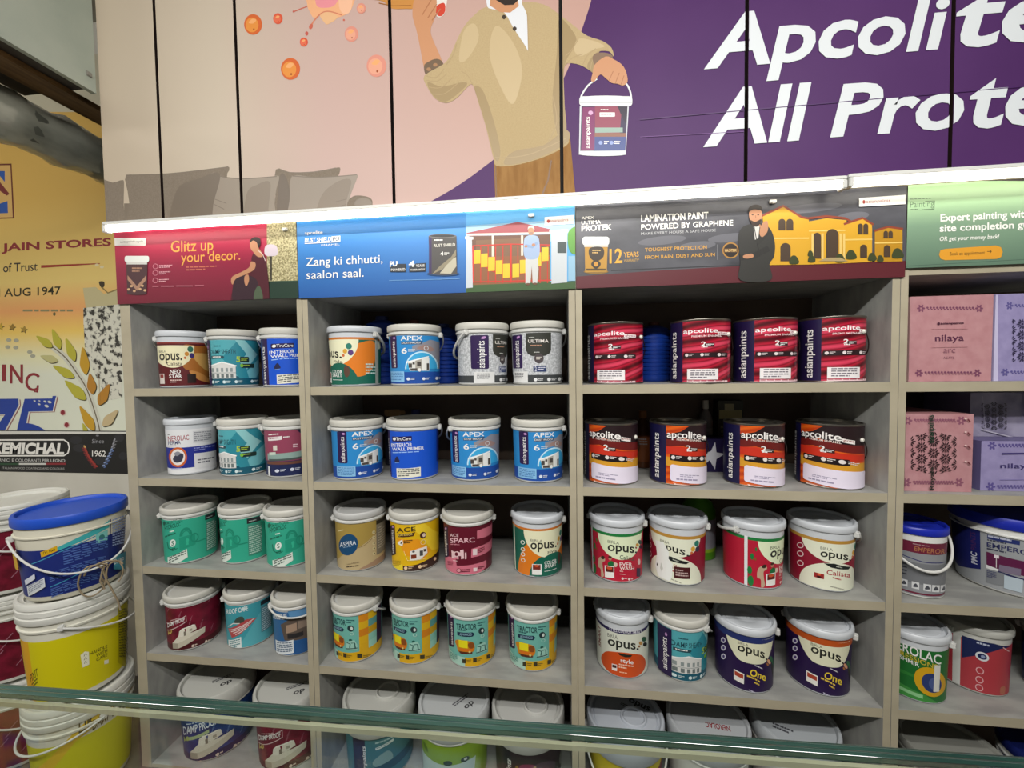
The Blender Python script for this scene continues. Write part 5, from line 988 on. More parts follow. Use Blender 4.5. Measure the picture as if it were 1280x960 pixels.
def tin(label, x, y, z, R, fn, args, turn, group, H=0.208):
    t = thing('paint_tin', label, 'paint tin', (x, y, z+0.0004), 0, group); k = R/0.0935; t.scale = (k, k, 1)
    rz = -math.atan2(x-CAM.x, y-CAM.y); r = 0.0918; MT = m('#8a857c', 0.3, 0.9, key='tin_metal')
    def mk():
        bm = bmesh.new(); lathe(bm, [(0, 0.003), (r-0.004, 0.003), (r-0.003, 0), (r+0.0012, 0.0), (r+0.0016, 0.002), (r+0.0006, 0.004), (r, 0.006), (r, H-0.006), (r+0.0006, H-0.005), (r+0.0016, H-0.003), (r+0.001, H), (r-0.003, H), (r-0.004, H-0.006)]); return bm_mesh(bm, 'body', [MT])
    put('body', me_once('tinb', mk), t, rz)
    def mkl():
        bm = bmesh.new(); lathe(bm, [(r-0.004, H-0.006), (r-0.016, H-0.006), (r-0.017, H-0.002), (r-0.021, H-0.002), (r-0.022, H-0.008), (0, H-0.008)]); return bm_mesh(bm, 'lid', [MT])
    put('lid', me_once('tinl', mkl), t, rz)
    put('label', lab_mesh(fn, args, r, r, H, 0.00003), t, rz+math.radians(turn))
    def mkh(q):
        bm = bmesh.new(); lathe(bm, [(0, -0.001), (0.007, -0.001), (0.0075, 0.002), (0.005, 0.006), (0, 0.007)], 16)
        for v in bm.verts: c = v.co.copy(); v.co = Vector((q*(r+0.0005+c.z), c.x, 0.158+c.y))
        return bm_mesh(bm, 'ear', [m('#d9d6cc', 0.3, key='ear_white')])
    for q in (-1, 1): put('ear', me_once(('tine', q), lambda: mkh(q)), t, rz+math.radians(-27))
    def mkw():
        bm = bmesh.new(); tube(bm, [(math.cos(PI*k/24)*(r+0.006), math.sin(PI*k/24)*(r+0.007), 0.158-0.10*math.sin(PI*k/24)) for k in range(25)], 0.0017, 6); return bm_mesh(bm, 'handle', [m('#4a4744', 0.35, 0.8, key='wire')])
    put('handle', me_once('tinw', mkw), t, rz+math.radians(-27))
    return t
def spin(u, v, deg):
    c, s_ = math.cos(math.radians(deg)), math.sin(math.radians(deg)); return (u*c+v*s_, u*s_-v*c)
def pail(label, x, y, z, R, H, fn, args=(), turn=0, lid='#d6d6cf', body='#d9d7cb', lidh=0.07, bail=None, group=None, cat='paint pail', top='flat', swell=None, drop=0.13, wire=0.0035, text=None, ribs=True, name='paint_pail', taper=0.83, tdeg=0):
    t = thing(name, label, cat, (x, y, z+0.0004), 0, group); rz = -math.atan2(x-CAM.x, y-CAM.y)
    rt = R*0.95; rb = R*taper
    bm = bmesh.new(); f = lambda q: rb+(rt-rb)*q/0.83
    pr = [(0, 0), (rb-0.01, 0), (rb-0.002, 0.004), (f(.03), .03*H), (f(.72), .72*H)]
    if ribs: pr += [(f(.725)+.005, .725*H), (f(.745)+.006, .745*H), (f(.75), .75*H), (f(.80), .80*H), (f(.805)+.006, .805*H), (f(.825)+.006, .825*H), (f(.83), .83*H)]
    else: pr += [(f(.76), .76*H), (f(.765)+.005, .765*H), (f(.78)+.005, .78*H), (f(.785), .785*H)]
    pr += [(rt, .93*H), (0, .93*H)]
    lathe(bm, pr); put('body', bm_mesh(bm, 'body', [m(body, 0.42)]), t, rz)
    bm = bmesh.new(); zt = H; zl = H-lidh
    pr = [(rt+.001, zl), (R-.002, zl), (R, zl+.003)]
    if top == 'ribbed': pr += [(R, zl+lidh*.35), (R-.003, zl+lidh*.4), (R-.003, zl+lidh*.5), (R, zl+lidh*.55)]
    pr += [(R, zt-.006), (R-.003, zt), (R-.011, zt), (R-.014, zt-.004), (R-.016, zt-.012)]
    if top == 'knob': pr += [(R-.024, zt-.016), (R-.028, zt-.011), (0, zt-.011)]
    elif top == 'stack': pr = pr[:-5] + [(R, zl+lidh*.28), (R-.003, zl+lidh*.31), (R-.003, zl+lidh*.37), (R, zl+lidh*.40), (R, zl+lidh*.60), (R-.003, zl+lidh*.63), (R-.003, zl+lidh*.69), (R, zl+lidh*.72), (R, zt-.006), (R-.003, zt), (R-.010, zt), (R-.013, zt-.004), (R-.02, zt-.006), (R*.84, zt-.006), (R*.83, zt-.016), (0, zt-.016)]
    else: pr += [(0, zt-.012)]
    lathe(bm, pr); lo = put('lid', bm_mesh(bm, 'lid', [m(lid, 0.4)]), t, rz)
    if top == 'knob':
        bm = bmesh.new(); q = R*.34; lathe(bm, [(q*.78, zt-.0108), (q*.80, zt-.004), (q*.88, zt-.001), (q*.96, zt-.003), (q, zt-.0108)], 40)
        ko = put('cap_ring', bm_mesh(bm, 'cap_ring', [m(lid, 0.4)]), lo); ko.location = (R*.22, -R*.05, 0)
    if text:
        ta = Art()
        for (s_, x0, y0, x1, y1, c, b) in text: ta.text(s_, x0, y0, x1, y1, c, b) if s_ else ta.micro(x0, y0, x1, y1, 2, c)
        me = art_mesh(ta, 'lid_print', lambda u, v, L: (*spin(u, v, tdeg), zt-(.0107 if top == 'knob' else .0117)+.0001*L), [])
        o = put('lid_print', me, lo, 0)
    if fn:
        a = fn(*args); put('label', wrap(a, 'label', rb, rt, H, .83, 0.00004), t, rz+math.radians(turn))
    if bail is not None:
        put('handle', bail_mesh(rt+.008, .76*H, drop, wire, 0.006), t, rz+math.radians(bail))
        for q in (-1, 1): put('ear', ear_mesh(rt+.008, .76*H, q), t, rz+math.radians(bail))
    return t

# ------------------------------------------------------------------ what stands on the shelves
S1, S2, S3, S4, S5 = ZS
GA, GB, GC = 'paint buckets on the left shelves', 'paint buckets on the middle shelves', 'paint buckets on the right shelves'
# top row
bucket('white bucket with brown and cream label, first on the top left shelf', -1.496, .115, S1, .0885, L_neo, (), 0, 'O', group=GA)
bucket('light teal bucket showing a white house, top shelf between brown and blue buckets', -1.276, .115, S1, .0885, L_sheath, (), 0, 'A', group=GA)
bucket('blue primer bucket on the top left shelf, partly behind the upright', -1.052, .12, S1, .095, L_trucare, (), 18, 'A', group=GA)
bucket('orange and dark green bucket at the left end of the middle top shelf', -0.772, .12, S1, .099, L_opus_style_green, (), -79, 'O', bail=135, wire=.005, group=GB)
bucket('sky blue bucket with house picture on the middle top shelf', -0.536, .12, S1, .099, L_apex, (), 0, 'A', bail=160, group=GB)
bucket('silver speckled bucket turned so its purple strip faces forward', -0.277, .12, S1, .0985, L_ultima, (), 48, 'A', bail=-125, drop=.09, wire=.0042, group=GB)
bucket('silver speckled bucket with its black shield facing forward, right end of top shelf', -0.075, .12, S1, .0985, L_ultima, (), 0, 'A', bail=165, group=GB)
GT = 'red paint tins on the top shelf'
tin('red paint tin at the left end of the row of red tins', .203, .12, S1, .096, L_apco, (True,), -16, GT)
tin('red paint tin overhanging the shelf edge, second in its row', .482, .093, S1, .0945, L_apco, (True,), 0, GT)
tin('red paint tin third in its row, between two red tins', .695, .105, S1, .0935, L_apco, (True,), 16, GT)
tin('red paint tin at the right end beside the upright', .903, .105, S1, .0905, L_apco, (True,), 18, GT)
# second row
bucket('white bucket with blue band and round orange emblem, second shelf', -1.485, .12, S2, .087, L_perma, (), 0, 'O', bail=150, group=GA)
bucket('teal bucket with white house on the second shelf beside a white one', -1.254, .12, S2, .0885, L_sheath, (), -21, 'A', bail=128, drop=.03, group=GA)
bucket('plum and navy bucket with a small sofa picture, second shelf', -1.052, .12, S2, .095, L_plum, (), 8, 'A', group=GA)
bucket('sky blue house bucket, leftmost of three on the second shelf', -0.768, .11, S2, .098, L_apex, (), 19, 'A', bail=170, group=GB)
bucket('plain bright blue primer bucket with white sticker, second shelf', -0.547, .118, S2, .099, L_trucare, (), 0, 'A', bail=160, group=GB)
bucket('sky blue house bucket just right of the plain blue one, second shelf', -0.313, .128, S2, .098, L_apex, (), 4, 'A', bail=-155, group=GB)
bucket('sky blue house bucket at the right end of the second shelf', -0.075, .121, S2, .0975, L_apex, (), 21, 'A', bail=160, group=GB)
GO = 'orange paint tins on the second shelf'
tin('orange paint tin in the left corner of the second shelf', .187, .12, S2, .093, L_apco, (False,), -32, GO)
tin('orange paint tin with a wide purple strip, second in its row', .418, .125, S2, .0945, L_apco, (False,), 0, GO)
tin('orange paint tin standing right of the dark carton, third in its row', .668, .118, S2, .092, L_apco, (False,), -2, GO)
tin('orange paint tin nearest the right upright, handle ear showing', .908, .115, S2, .093, L_apco, (False,), -32, GO)
# third row
bucket('green bucket with padlock picture at the left end of the third shelf', -1.491, .105, S3, .0945, L_lock, (), 0, 'A', group=GA)
bucket('green padlock bucket turned away, in the middle of its row', -1.263, .125, S3, .0925, L_lock, (), -28, 'A', bail=150, group=GA)
bucket('green padlock bucket partly behind the upright', -1.059, .12, S3, .0975, L_lock, (), 9, 'A', group=GA)
bucket('brownish gold bucket with round dark blue emblem', -0.769, .118, S3, .0975, L_aspira, (), 0, 'A', lid=m('#bdbdbb', .4), group=GB)
bucket('yellow bucket with brown wave beside the gold bucket', -0.554, .13, S3, .0975, L_ace, (), 0, 'A', group=GB)
bucket('maroon bucket with pink blocks on the third shelf', -0.344, .125, S3, .0975, L_sparc, (), 0, 'A', bail=170, group=GB)
bucket('orange, green and cream bucket at the right end of the third shelf', -0.082, .135, S3, .099, L_opus_style_green, (), 0, 'O', bail=165, group=GB)
bucket('red bucket with two small figures in the left corner of its shelf', .205, .126, S3, .0995, L_ever, (), 0, 'O', bail=170, group=GC)
bucket('cream and maroon bucket with a torn white label', .418, .128, S3, .1, L_calista, (True,), -35, 'O', bail=170, group=GC)
bucket('red and green spotted bucket turned aside, third on its shelf', .672, .126, S3, .0985, L_ever, (), 52, 'O', bail=-118, drop=.03, wire=.005, group=GC)
bucket('cream and maroon bucket with whole label beside the right upright', .896, .13, S3, .0985, L_calista, (False,), 0, 'O', bail=160, group=GC)
# fourth row
bucket('maroon bucket with rooftop picture on the fourth shelf', -1.489, .102, S4, .096, L_damp, (), 0, 'A', group=GA)
bucket('teal bucket with striped awning picture on the fourth shelf', -1.264, .135, S4, .092, L_roof, (), 0, 'A', group=GA)
bucket('deep blue bucket with house photo, half behind the upright', -1.040, .12, S4, .0975, L_life, (), 0, 'A', bail=10, drop=.03, group=GA)
bucket('yellow checked bucket at the left end, strip of blue checks showing', -0.786, .109, S4, .096, L_tractor, (), -39, 'A', bail=130, group=GB)
bucket('yellow checked bucket second in its row, turned to the left', -0.557, .122, S4, .0965, L_tractor, (), -27, 'A', bail=150, group=GB)
bucket('pale teal bucket with yellow armchair, third in its row', -0.337, .129, S4, .0985, L_tractor, (), 0, 'A', bail=170, group=GB)
bucket('pale teal armchair bucket at the right end of its row', -0.104, .133, S4, .0985, L_tractor, (), 0, 'A', bail=165, group=GB)
bucket('white bucket with orange dome, left corner of the fourth shelf', .226, .135, S4, .1005, L_opus_white, (), 0, 'O', bail=165, group=GC)
bucket('teal bucket with dark purple strip between white and purple buckets', .431, .135, S4, .0975, L_sheath, (), 48, 'A', bail=150, group=GC)
bucket('purple bucket with a navy rim band', .638, .108, S4, .0975, L_opus_one, ('#26326a',), 0, 'O', bail=175, group=GC)
bucket('purple bucket with an orange rim band', .883, .117, S4, .098, L_opus_one, ('#b8501c',), 0, 'O', bail=175, group=GC)
# right unit, partly out of view
bucket('grey bucket with blue lid and hanging white handle', 1.160, .105, S3, .086, L_pmc, (), 0, 'O', lid=m('#1c2ca8', .35), body=m('#e2e2de', .4), bail=28, drop=.10, wire=.0042, Hs=1.02)
pail('large grey bucket with blue lid and dark blue panel', 1.500, .16, S3, .142, .25, L_emperor, (), 0, '#1c2ca8', '#e2e2de', .035, None, GC, 'paint bucket', 'flat', ribs=False, name='paint_bucket')
bucket('green bucket with yellow ring picture behind the right upright', 1.171, .12, S4, .0985, L_forest, (), 0, 'O', bail=170, group=GC)
bucket('coral red and navy bucket on the lower right shelf', 1.400, .17, S4, .0975, L_coral, (), 0, 'O', bail=-118, drop=.03, wire=.005, group=GC, body=m('#c4c4be', .4), lid=m('#b9b9b2', .4))
bucket('white bucket with dark blue label at the right picture edge', 1.645, .13, S4, .0975, L_plain, ('#1c2250', '#2c3a78'), 0, 'A', group=GC)
# bottom row of big pails
PZ = S5; GP = 'large pails on the bottom shelf'
TX = [('op', .005, .050, .045, .075, '#3a3a3c', .02), ('', -.02, .012, .055, .032, '#55555a', 0)]
pail('large blue pail with rooftop picture, bottom shelf at far left', -1.43, .14, PZ, .135, .265, L_damp, ('navy_rain', '#14284a', 'DAMP PROOF', False, '#a9bc5c'), 0, '#c2c2bb', '#d6d6ce', .065, None, GP, taper=.885, text=TX)
pail('large maroon pail with rooftop picture, bottom shelf beside the upright', -1.095, .135, PZ, .135, .265, L_damp, (), 0, '#c2c2bb', '#d6d6ce', .065, None, GP, taper=.885, text=TX)
pail('dark teal pail with round knob on its lid, bottom shelf', -0.715, .13, PZ, .138, .265, L_teal, (), 0, '#bbbbb4', '#c6c6bf', .08, None, GP, taper=.885, top='knob')
pail('lime green pail with flat printed lid, bottom shelf', -0.41, .125, PZ, .137, .265, L_lime, (), 0, '#bbbebe', '#d6d6ce', .065, None, GP, taper=.885, text=TX, tdeg=35)
pail('dark floral pail with round knob on its lid, bottom shelf', -0.125, .13, PZ, .137, .265, L_flora, (), 0, '#bbbbb6', '#cfcfc8', .08, None, GP, taper=.885, top='knob')
pail('white pail with black print on its lid, bottom shelf behind the counter glass', .233, .12, PZ, .138, .265, L_plain, ('#c9b62c', '#7a2a3c'), 0, '#b4b9c1', '#d8dade', .08, 5, GP, taper=.885, top='knob', text=[('opus', -.01, -.085, .07, -.055, '#2a2a2e', .03), ('', -.03, -.045, .02, -.03, '#3a3a3e', 0)], tdeg=-20)
pail('white pail with small red print on its lid, bottom shelf', .525, .13, PZ, .14, .265, L_plain, ('#d2d2cc', '#8a2c34'), 0, '#b1b4b7', '#d2d2ce', .06, None, GP, taper=.885, text=[('NEROLAC', -.07, -.035, .01, -.012, '#8a2c30', .02)], tdeg=192)
pail('white pail with faint grey print on its lid, bottom right corner', .83, .155, PZ, .138, .265, L_plain, ('#d2d2cc', '#2c3a6a'), 0, '#adb2b6', '#d2d2ce', .06, None, GP, taper=.885, text=[('', -.06, .05, .0, .08, '#4a4a50', 0)])
pail('dull grey lidded pail on the lower right bottom shelf', 1.30, .11, PZ, .137, .25, L_plain, ('#8c8a84', '#6a6a66'), 0, '#8f8f88', '#9a9a94', .05, None, GP, taper=.885, top='ribbed')
pail('grey pail with a dark blue rim at the right picture edge', 1.612, .1, PZ, .14, .27, L_plain, ('#232c5c', '#3a4a80'), 0, '#16205e', '#c9c9c4', .03, None, GP, taper=.885)

# ------------------------------------------------------------------ cartons on the right shelves
def carton(label, x0, x1, z, h, y, depth, face, side, art_fn, group):
    a = Art(); a.f = lambda u, v: (u, v); a.rect(x0, z, x1, z+h, face); art_fn(a)
    return sign('cardboard_box', a, label, x0, x1, z+.0004, z+h, y, depth, side, 'box', 0.00002, group=group)
noisy('rose_card', '#b37f84', '#bd8c90', 30, (1, 1, 1), .6); noisy('lilac_card', '#8d84b0', '#9a91bc', 30, (1, 1, 1), .6)
def flower(a, cx, cy, r, c):
    for k in range(6): ang = k*PI/3; a.ell(cx+math.cos(ang)*r*.62, cy+math.sin(ang)*r*.62, r*.42, r*.26, c, rot=k*60, n=10)
    a.ring(cx, cy, r*.42, r*.2, c)
def border(a, y, x0, x1, c):
    flower(a, x0, y, 34, c); flower(a, x1, y, 34, c); n = 15
    for k in range(n):
        x = x0+55+(x1-x0-110)*k/(n-1); a.ell(x, y-6, 10, 9, c, n=8); a.ell(x+9, y+8, 8, 6, c, n=8)
def lattice(a, cx, cy, w_, h_, c):
    """cut-out hexagon lattice of petals"""
    sx = w_/4; sy = sx*0.98; seen = []
    for i in range(-2, 3):
        for j in range(-3, 4):
            x = cx+i*sx; y = cy+j*sy+(sy/2 if i % 2 else 0)
            if abs(y-cy) > h_*.62: continue
            inn = lambda u, v: abs(u-cx) < w_*.5 and abs(v-cy) < h_*.5-abs(u-cx)*.12
            if inn(x, y): a.ell(x, y, sx*.10, sx*.10, c, n=8)
            for k in range(6):
                ang = math.radians(30+60*k)
                for L, da in ((.30, 0), (.36, 30)):
                    an = ang+math.radians(da); u, v = x+math.cos(an)*sx*L, y+math.sin(an)*sy*L
                    if not inn(u, v) or any(abs(u-p)+abs(v-q) < sx*.09 for p, q in seen): continue
                    if da == 0: a.ell(u, v, sx*.16, sx*.055, c, rot=math.degrees(an), n=10)
                    else: a.ell(u, v, sx*.17, sx*.05, c, rot=math.degrees(an), n=10)
                    seen.append((u, v))
MG = '#5a2c48'
def box_a(a):
    a.f = crop(1110, 360, 6.857, .03); border(a, 175, 282, 780, '#7a4660'); border(a, 728, 264, 762, '#7a4660')
    a.text('asianpaints', 445, 293, 645, 318, '#4a2438', .03, 0, 0, -4); a.ell(430, 306, 12, 12, '#4a2438'); a.text('nilaya', 400, 398, 645, 474, MG, .008, 0, 0, 2); a.text('arc', 472, 522, 572, 556, '#8a5a6a', -.003); a.text('AGATE', 470, 588, 562, 608, '#7a4a5c', 0)
    a.line([(365, 352), (680, 350)], 3, '#b07a80'); a.line([(365, 510), (680, 505)], 3, '#b07a80')
carton('rose pink box with purple lettering on the top right shelf', 1.081, 1.308, S1, .262, .03, .26, 'rose_card', '#c9a09c', box_a, 'gift boxes on the right shelves')
def box_b(a):
    a.f = crop(1110, 360, 6.857, .03); a.rect(900, 60, 942, 800, '#c4bedc'); border(a, 152, 1040, 1540, '#5c5490'); border(a, 722, 1000, 1500, '#5c5490'); lattice(a, 1240, 450, 380, 400, '#2c2648')
carton('lilac box with dark cut-out lattice on the top right shelf', 1.314, 1.56, S1, .262, .03, .26, 'lilac_card', '#b0a8d0', box_b, 'gift boxes on the right shelves')
def box_c(a):
    a.f = crop(1110, 480, 6, .03); border(a, 275, 148, 548, '#8a5468'); border(a, 738, 138, 530, '#8a5468'); lattice(a, 335, 515, 350, 300, '#2e1a22')
    a.text('asianpaints', 288, 230, 345, 440, '#1d3a2c', .02, 0, 90); a.text('Royale', 300, 620, 345, 790, '#2a2c28', .02, 0, 90)
    for y in (270, 370, 470, 590): a.line([(585, y-8), (605, y+12)], 10, '#6a3038'); a.ell(570, y-12, 8, 6, '#e0c4c0')
carton('rose pink box with cut-out lattice on the second right shelf', 1.076, 1.264, S2, .242, .03, .24, 'rose_card', '#b98486', box_c, 'gift boxes on the right shelves')
def box_d(a):
    a.f = crop(1110, 480, 6, .05); border(a, 462, 780, 1240, '#5a4f8c'); border(a, 770, 768, 1220, '#5a4f8c'); a.line([(850, 522), (1180, 518)], 12, '#3a2f6a'); a.text('nilaya', 838, 592, 1080, 640, '#3a2f6a', .008); a.line([(835, 718), (1180, 716)], 4, '#7c72ac')
carton('lilac box with purple lettering on the second right shelf', 1.306, 1.56, S2, .156, .05, .26, 'lilac_card', '#6a6290', box_d, 'gift boxes on the right shelves')
noisy('film_lilac', '#77718c', '#9f9ab0', 14, (1, 1, 1), .2)
def box_e(a): a.f = crop(1110, 480, 6, .13); lattice(a, 790, 240, 190, 210, '#1f1c26'); a.line([(690, 340), (930, 400)], 8, '#b4b0c0'); a.line([(700, 90), (720, 330)], 3, '#a8a4b8')
carton('film-wrapped dull lilac box lying on another lilac box', 1.345, 1.505, S2+.1565, .145, .13, .17, 'film_lilac', '#6a667c', box_e, 'gift boxes on the right shelves')
def box_f(a): a.f = crop(1110, 480, 6, .11); a.line([(970, 80), (970, 420)], 14, '#b9b6c4'); a.ell(1010, 410, 25, 14, '#55506a')
carton('film-wrapped lilac box at the right picture edge on its pile', 1.512, 1.68, S2+.1565, .15, .11, .18, 'film_lilac', '#8a869c', box_f, 'gift boxes on the right shelves')

# ------------------------------------------------------------------ things half hidden behind the buckets
RBL = m('#173a94', .35); 
def jerry(label, x, y, z, R, H, cap='#5a2a1c'):
    t = thing('ribbed_can', label, 'plastic can', (x, y, z+.0004), 0, 'ribbed blue cans at the back')
    def mk():
        bm = bmesh.new(); pr = [(0, 0), (R-.005, 0), (R, .006)]
        n = 11
        for k in range(n):
            z0 = .015+k*(H*.72)/n; d = H*.72/n; pr += [(R, z0), (R, z0+d*.55), (R-.004, z0+d*.7), (R-.004, z0+d*.9)]
        pr += [(R, H*.80), (R*.92, H*.88), (R*.5, H*.93), (R*.36, H*.94), (0, H*.94)]
        lathe(bm, pr, 40); return bm_mesh(bm, 'body', [RBL])
    put('body', mk(), t)
    bm = bmesh.new(); lathe(bm, [(R*.34, H*.935), (R*.36, H*.94), (R*.36, H*.995), (R*.33, H), (0, H)], 24); put('cap', bm_mesh(bm, 'cap', [m(cap, .5)]), t)
jerry('ribbed dark blue can with brown cap behind the sky blue top bucket', -.602, .30, S1, .058, .266, '#6a2e1c')
jerry('ribbed dark blue can behind the orange top shelf bucket', -.748, .308, S1, .072, .287, '#1d2a5c')
jerry('ribbed dark blue can between the blue and silver buckets', -.47, .285, S1, .062, .245, '#1d2a5c')
jerry('ribbed blue can in the gap between the first two red tins', .375, .29, S1, .058, .232)
jerry('ribbed dark blue can just behind the second red tin', .475, .305, S1, .045, .225)
# spray bottle
t = thing('spray_bottle', 'spray bottle with tan trigger head behind blue buckets', 'bottle', (-.70, .29, S2+.0004), 0.3)
bm = bmesh.new(); lathe(bm, [(0, 0), (.034, 0), (.037, .004), (.037, .13), (.03, .155), (.014, .18), (.014, .19), (0, .19)], 28); put('body', bm_mesh(bm, 'body', [m('#3a3a4c', .3)]), t)
bm = bmesh.new(); box(bm, -.035, .03, -.011, .011, .205, .232, bev=.004); box(bm, .025, .05, -.006, .006, .21, .226, bev=.003); lathe(bm, [(0, .188), (.016, .188), (.016, .206), (0, .206)], 20); put('spray_head', bm_mesh(bm, 'spray_head', [m('#a07a48', .45)]), t)
bm = bmesh.new(); tube(bm, [(.018, 0, .208), (.03, 0, .19), (.028, 0, .165)], .004, 8); put('trigger', bm_mesh(bm, 'trigger', [m('#8a6a40', .45)]), t)
def bottle(label, x, y, z, R, H, col, capc, labc=None, stripe=None, group='bottles at the back of the shelves'):
    t = thing('plastic_bottle', label, 'bottle', (x, y, z+.0004), 0, group)
    bm = bmesh.new(); lathe(bm, [(0, 0), (R-.004, 0), (R, .004), (R, H*.68), (R*.8, H*.78), (R*.36, H*.86), (R*.36, H*.88), (0, H*.88)], 28); put('body', bm_mesh(bm, 'body', [m(col, .3)]), t)
    bm = bmesh.new(); lathe(bm, [(0, H*.87), (R*.42, H*.87), (R*.44, H*.88), (R*.42, H), (0, H)], 22); put('cap', bm_mesh(bm, 'cap', [m(capc, .4)]), t)
    if labc:
        a = Lab(); a.f = lambda u, v: (u, v); a.band(labc, .12, .58)
        if stripe: a.band(stripe, .12, .17); a.ell(0, .36, .35, .09, '#5c7a9c')
        a.micro(-.5, .42, .5, .55, 3, '#77777a')
        put('label', wrap(a, 'label', R, R, H, 1.0), t, -math.atan2(x-CAM.x, y-CAM.y))
bottle('dark capped bottle behind the plain blue primer bucket', -.60, .29, S2, .045, .232, '#24284c', '#2a3468')
bottle('amber bottle with brown cap between the first two orange tins', .335, .30, S2, .035, .225, '#4a2a14', '#8a5a2c', '#6a3a1c')
bottle('slim grey bottle with pale cap right of the second orange tin', .590, .345, S2, .026, .262, '#77716c', '#b9b4a8', '#8c867e')
bottle('green bottle with blue and white label behind the spotted bucket', .545, .29, S3, .062, .27, '#4f8a1c', '#7a2a1c', '#9a9aa4', '#8ab02c')
def box_g(a):
    a.f = lambda u, v: (u, v); x0, z0 = .535, S2
    a.poly([(x0+.002, z0+.065), (x0+.035, z0+.08), (x0+.05, z0+.115), (x0+.055, z0+.075), (x0+.085, z0+.07), (x0+.055, z0+.05), (x0+.05, z0+.01), (x0+.03, z0+.045), (x0+.004, z0+.02)], '#c9c9d0')
    a.micro(x0+.09, z0+.04, x0+.115, z0+.11, 4, '#8a84a4')
carton('dark purple carton with a white star between orange tins', .535, .66, S2, .125, .23, .08, '#1f1740', '#191232', box_g, 'cartons behind the orange tins')
def box_h(a):
    a.f = lambda u, v: (u, v); a.rect(.635, S2+.19, .72, S2+.225, '#9a8f5c'); a.rect(.655, S2+.222, .69, S2+.25, '#a09870'); a.micro(.64, S2+.1, .71, S2+.17, 4, '#6a6a4c')
carton('olive carton with pale band at the back of the orange tin shelf', .63, .725, S2, .262, .325, .05, '#3a3a2c', '#2c2c22', box_h, 'cartons behind the orange tins')

# ------------------------------------------------------------------ stacked pails at the left
GL = 'stacked pails left of the shelving'
pail('lower yellow and white pail at the foot of the front stack', -1.822, -.055, 0, .15, .377, L_yellow2, (), 0, '#d6d6cf', '#d9d7cb', .075, -70, GL, top='stack', drop=.05)
pail('upper yellow and white pail under the blue-lidded pail', -1.822, -.055, .3775, .15, .38, L_yellow, (), 0, '#d9d9d2', '#dcdacd', .075, 75, GL, top='stack', drop=.07)
pail('dark blue and cream pail with bright blue lid on the front stack', -1.806, -.063, .7585, .15, .30, L_navy, (), 0, '#1f4fc0', '#d8d4c2', .035, 12, GL, drop=.135, ribs=False)
for k, lab in enumerate(('maroon pail at the foot of the rear stack', 'maroon pail in the middle of the rear stack', 'maroon pail with white lid topping the rear stack')):
    pail(lab, -2.215, .035, .3485*k, .152, .348, L_wine, (), 0, '#d9d9d2', '#d5d5cd', .05, 20, GL, top='stack', drop=.10)
bm = bmesh.new()
pc = Vector((-1.646, -.097, .854)); vd = Vector((pc.x-CAM.x, pc.y-CAM.y, 0)).normalized(); rv = Vector((-vd.y, vd.x, 0))*-1
def cp(u, w_, o=0.0): return pc+rv*u+Vector((0, 0, w_))-vd*o
def loop(cu, cw, rx, rz_, a0, a1, n, o): return [cp(cu+rx*math.cos(math.radians(a0+(a1-a0)*k/n)), cw+rz_*math.sin(math.radians(a0+(a1-a0)*k/n)), o+.003*math.sin(k*.9)) for k in range(n+1)]
tube(bm, loop(-.028, -.045, .034, .055, 45, 400, 28, .004), .0028, 7)
tube(bm, loop(.004, -.02, .05, .034, 178, 15, 22, .006), .0028, 7)
tube(bm, loop(.03, -.035, .022, .04, 200, -70, 22, .005), .0026, 7)
tube(bm, [cp(.004*math.sin(k*1.1), .012-.012*k, .004*math.cos(k*1.3)) for k in range(8)], .003, 7)
tube(bm, [cp(.012*math.cos(k*.8), .008*math.sin(k*.8), .009*math.sin(k*.8+1)) for k in range(9)], .0028, 7)
tube(bm, [cp(*q) for q in ((0, -.02, .006), (.008, -.055, .008), (.022, -.10, .01), (.034, -.14, .012), (.04, -.18, .01))], .003, 7)
tube(bm, [cp(*q) for q in ((0, -.01, .008), (-.008, -.05, .01), (.002, -.085, .01))], .003, 7)
tag(bm_obj('tied_cord', bm, m('#8f7f66', .7), None, 60), 'brown cord knotted round the handle of the blue-lidded pail', 'cord')

# ------------------------------------------------------------------ glass counter in front
def glass_mat():
    mt = bpy.data.materials.new('counter_glass'); mt.use_nodes = True; nt = mt.node_tree; nt.nodes.clear()
    o = nt.nodes.new('ShaderNodeOutputMaterial'); tr = nt.nodes.new('ShaderNodeBsdfTransparent'); gl = nt.nodes.new('ShaderNodeBsdfGlossy'); lw = nt.nodes.new('ShaderNodeLayerWeight'); mx = nt.nodes.new('ShaderNodeMixShader')
    pw = nt.nodes.new('ShaderNodeMath'); pw.operation = 'POWER'; pw.inputs[1].default_value = 4.0
    ad = nt.nodes.new('ShaderNodeMath'); ad.operation = 'MULTIPLY_ADD'; ad.inputs[1].default_value = 0.8; ad.inputs[2].default_value = 0.035
    tr.inputs[0].default_value = (0.90, 0.94, 0.92, 1); gl.inputs['Roughness'].default_value = 0.03; lw.inputs[0].default_value = 0.5
    nt.links.new(lw.outputs['Facing'], pw.inputs[0]); nt.links.new(pw.outputs[0], ad.inputs[0]); nt.links.new(ad.outputs[0], mx.inputs[0]); nt.links.new(tr.outputs[0], mx.inputs[1]); nt.links.new(gl.outputs[0], mx.inputs[2]); nt.links.new(mx.outputs[0], o.inputs[0]); _M['counter_glass'] = mt
    return mt
GLS = glass_mat()
EDG = noisy('green_glass_edge', '#16302b', '#345048', 3, (.6, 1, 1), .08, 3, spec=1.0)
g0 = Py(0, 862, -.88); g1 = Py(1280, 957, -.856)
CZ = 1.0
ct = thing('glass_counter', 'glass topped counter with green polished edge in the foreground', 'counter', (0, -1.2, 0))
ct.rotation_euler = (0, 0, 0)
def ey(x): return -.7575+.018*x
bm = bmesh.new(); vs = []
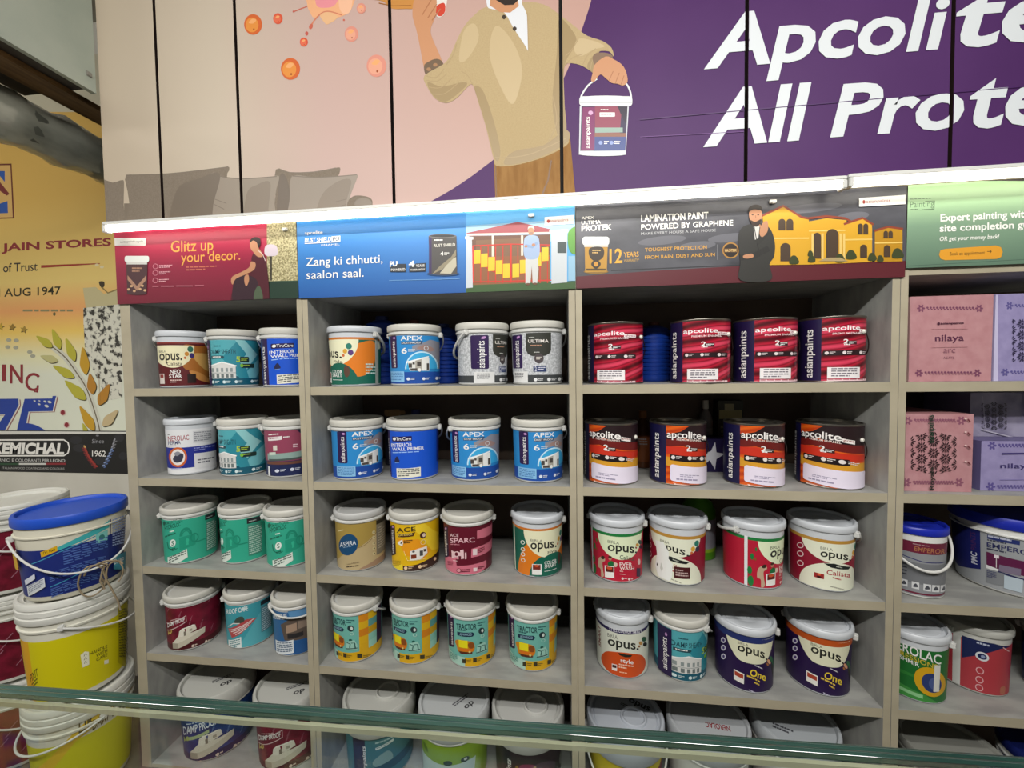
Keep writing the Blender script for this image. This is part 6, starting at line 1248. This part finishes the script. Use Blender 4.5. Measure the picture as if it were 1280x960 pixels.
for z in (CZ-.008, CZ): vs += [bm.verts.new(p) for p in ((-1.5, -1.55+1.2, z), (1.5, -1.55+1.2, z), (1.5, ey(1.5)+1.2-.0092, z), (-1.5, ey(-1.5)+1.2-.0092, z))]
for idx in ((0, 3, 2, 1), (4, 5, 6, 7), (0, 1, 5, 4), (2, 3, 7, 6), (1, 2, 6, 5), (3, 0, 4, 7)): bm.faces.new([vs[i] for i in idx])
bm_obj('glass_top', bm, GLS, ct)
bm = bmesh.new()
prof = [(.012, -.004), (.015, .001), (.0145, .006), (.011, .0095), (.006, .0098), (.002, .0075), (.0005, .0085), (-.003, .0112), (-.008, .0112), (-.012, .008), (-.012, -.004)]
rows_ = [[bm.verts.new((x, ey(x)+1.2+p[0]*.72, CZ-.004+p[1]*.72-.002)) for p in prof] for x in [-1.5+3.0*k/12 for k in range(13)]]
for a_, b_ in zip(rows_, rows_[1:]):
    for k in range(len(prof)): bm.faces.new((a_[k], a_[(k+1) % len(prof)], b_[(k+1) % len(prof)], b_[k]))
bm.faces.new(rows_[0]); bm.faces.new(rows_[-1][::-1])
bm_obj('polished_edge', bm, EDG, ct, 45)
bm = bmesh.new()
for x0_, x1_ in ((-1.5, 1.5),):
    v = [bm.verts.new((x, ey(x)+1.2+dy, z)) for x in (x0_, x1_) for dy, z in ((-.0165, CZ-.0088), (-.0105, CZ-.0088), (-.0105, CZ-.017), (-.0165, CZ-.017))]
    for idx in ((0, 1, 5, 4), (1, 2, 6, 5), (2, 3, 7, 6), (3, 0, 4, 7), (0, 3, 2, 1), (4, 5, 6, 7)): bm.faces.new([v[i] for i in idx])
bm_obj('edge_trim', bm, noisy('aged_aluminium', '#a39a84', '#b9b09a', 6, (.6, 1, 1), .5), ct)
for x in (-1.5, 1.475):
    bm = bmesh.new(); box(bm, x, x+.025, -.35, .30, 0, CZ-.018, bev=.002); bm_obj('end_panel', bm, EDGE, ct)
bm = bmesh.new(); box(bm, -1.474, 1.474, -.35, -.33, 0, CZ-.0085, bev=.002); bm_obj('front_panel', bm, EDGE, ct)
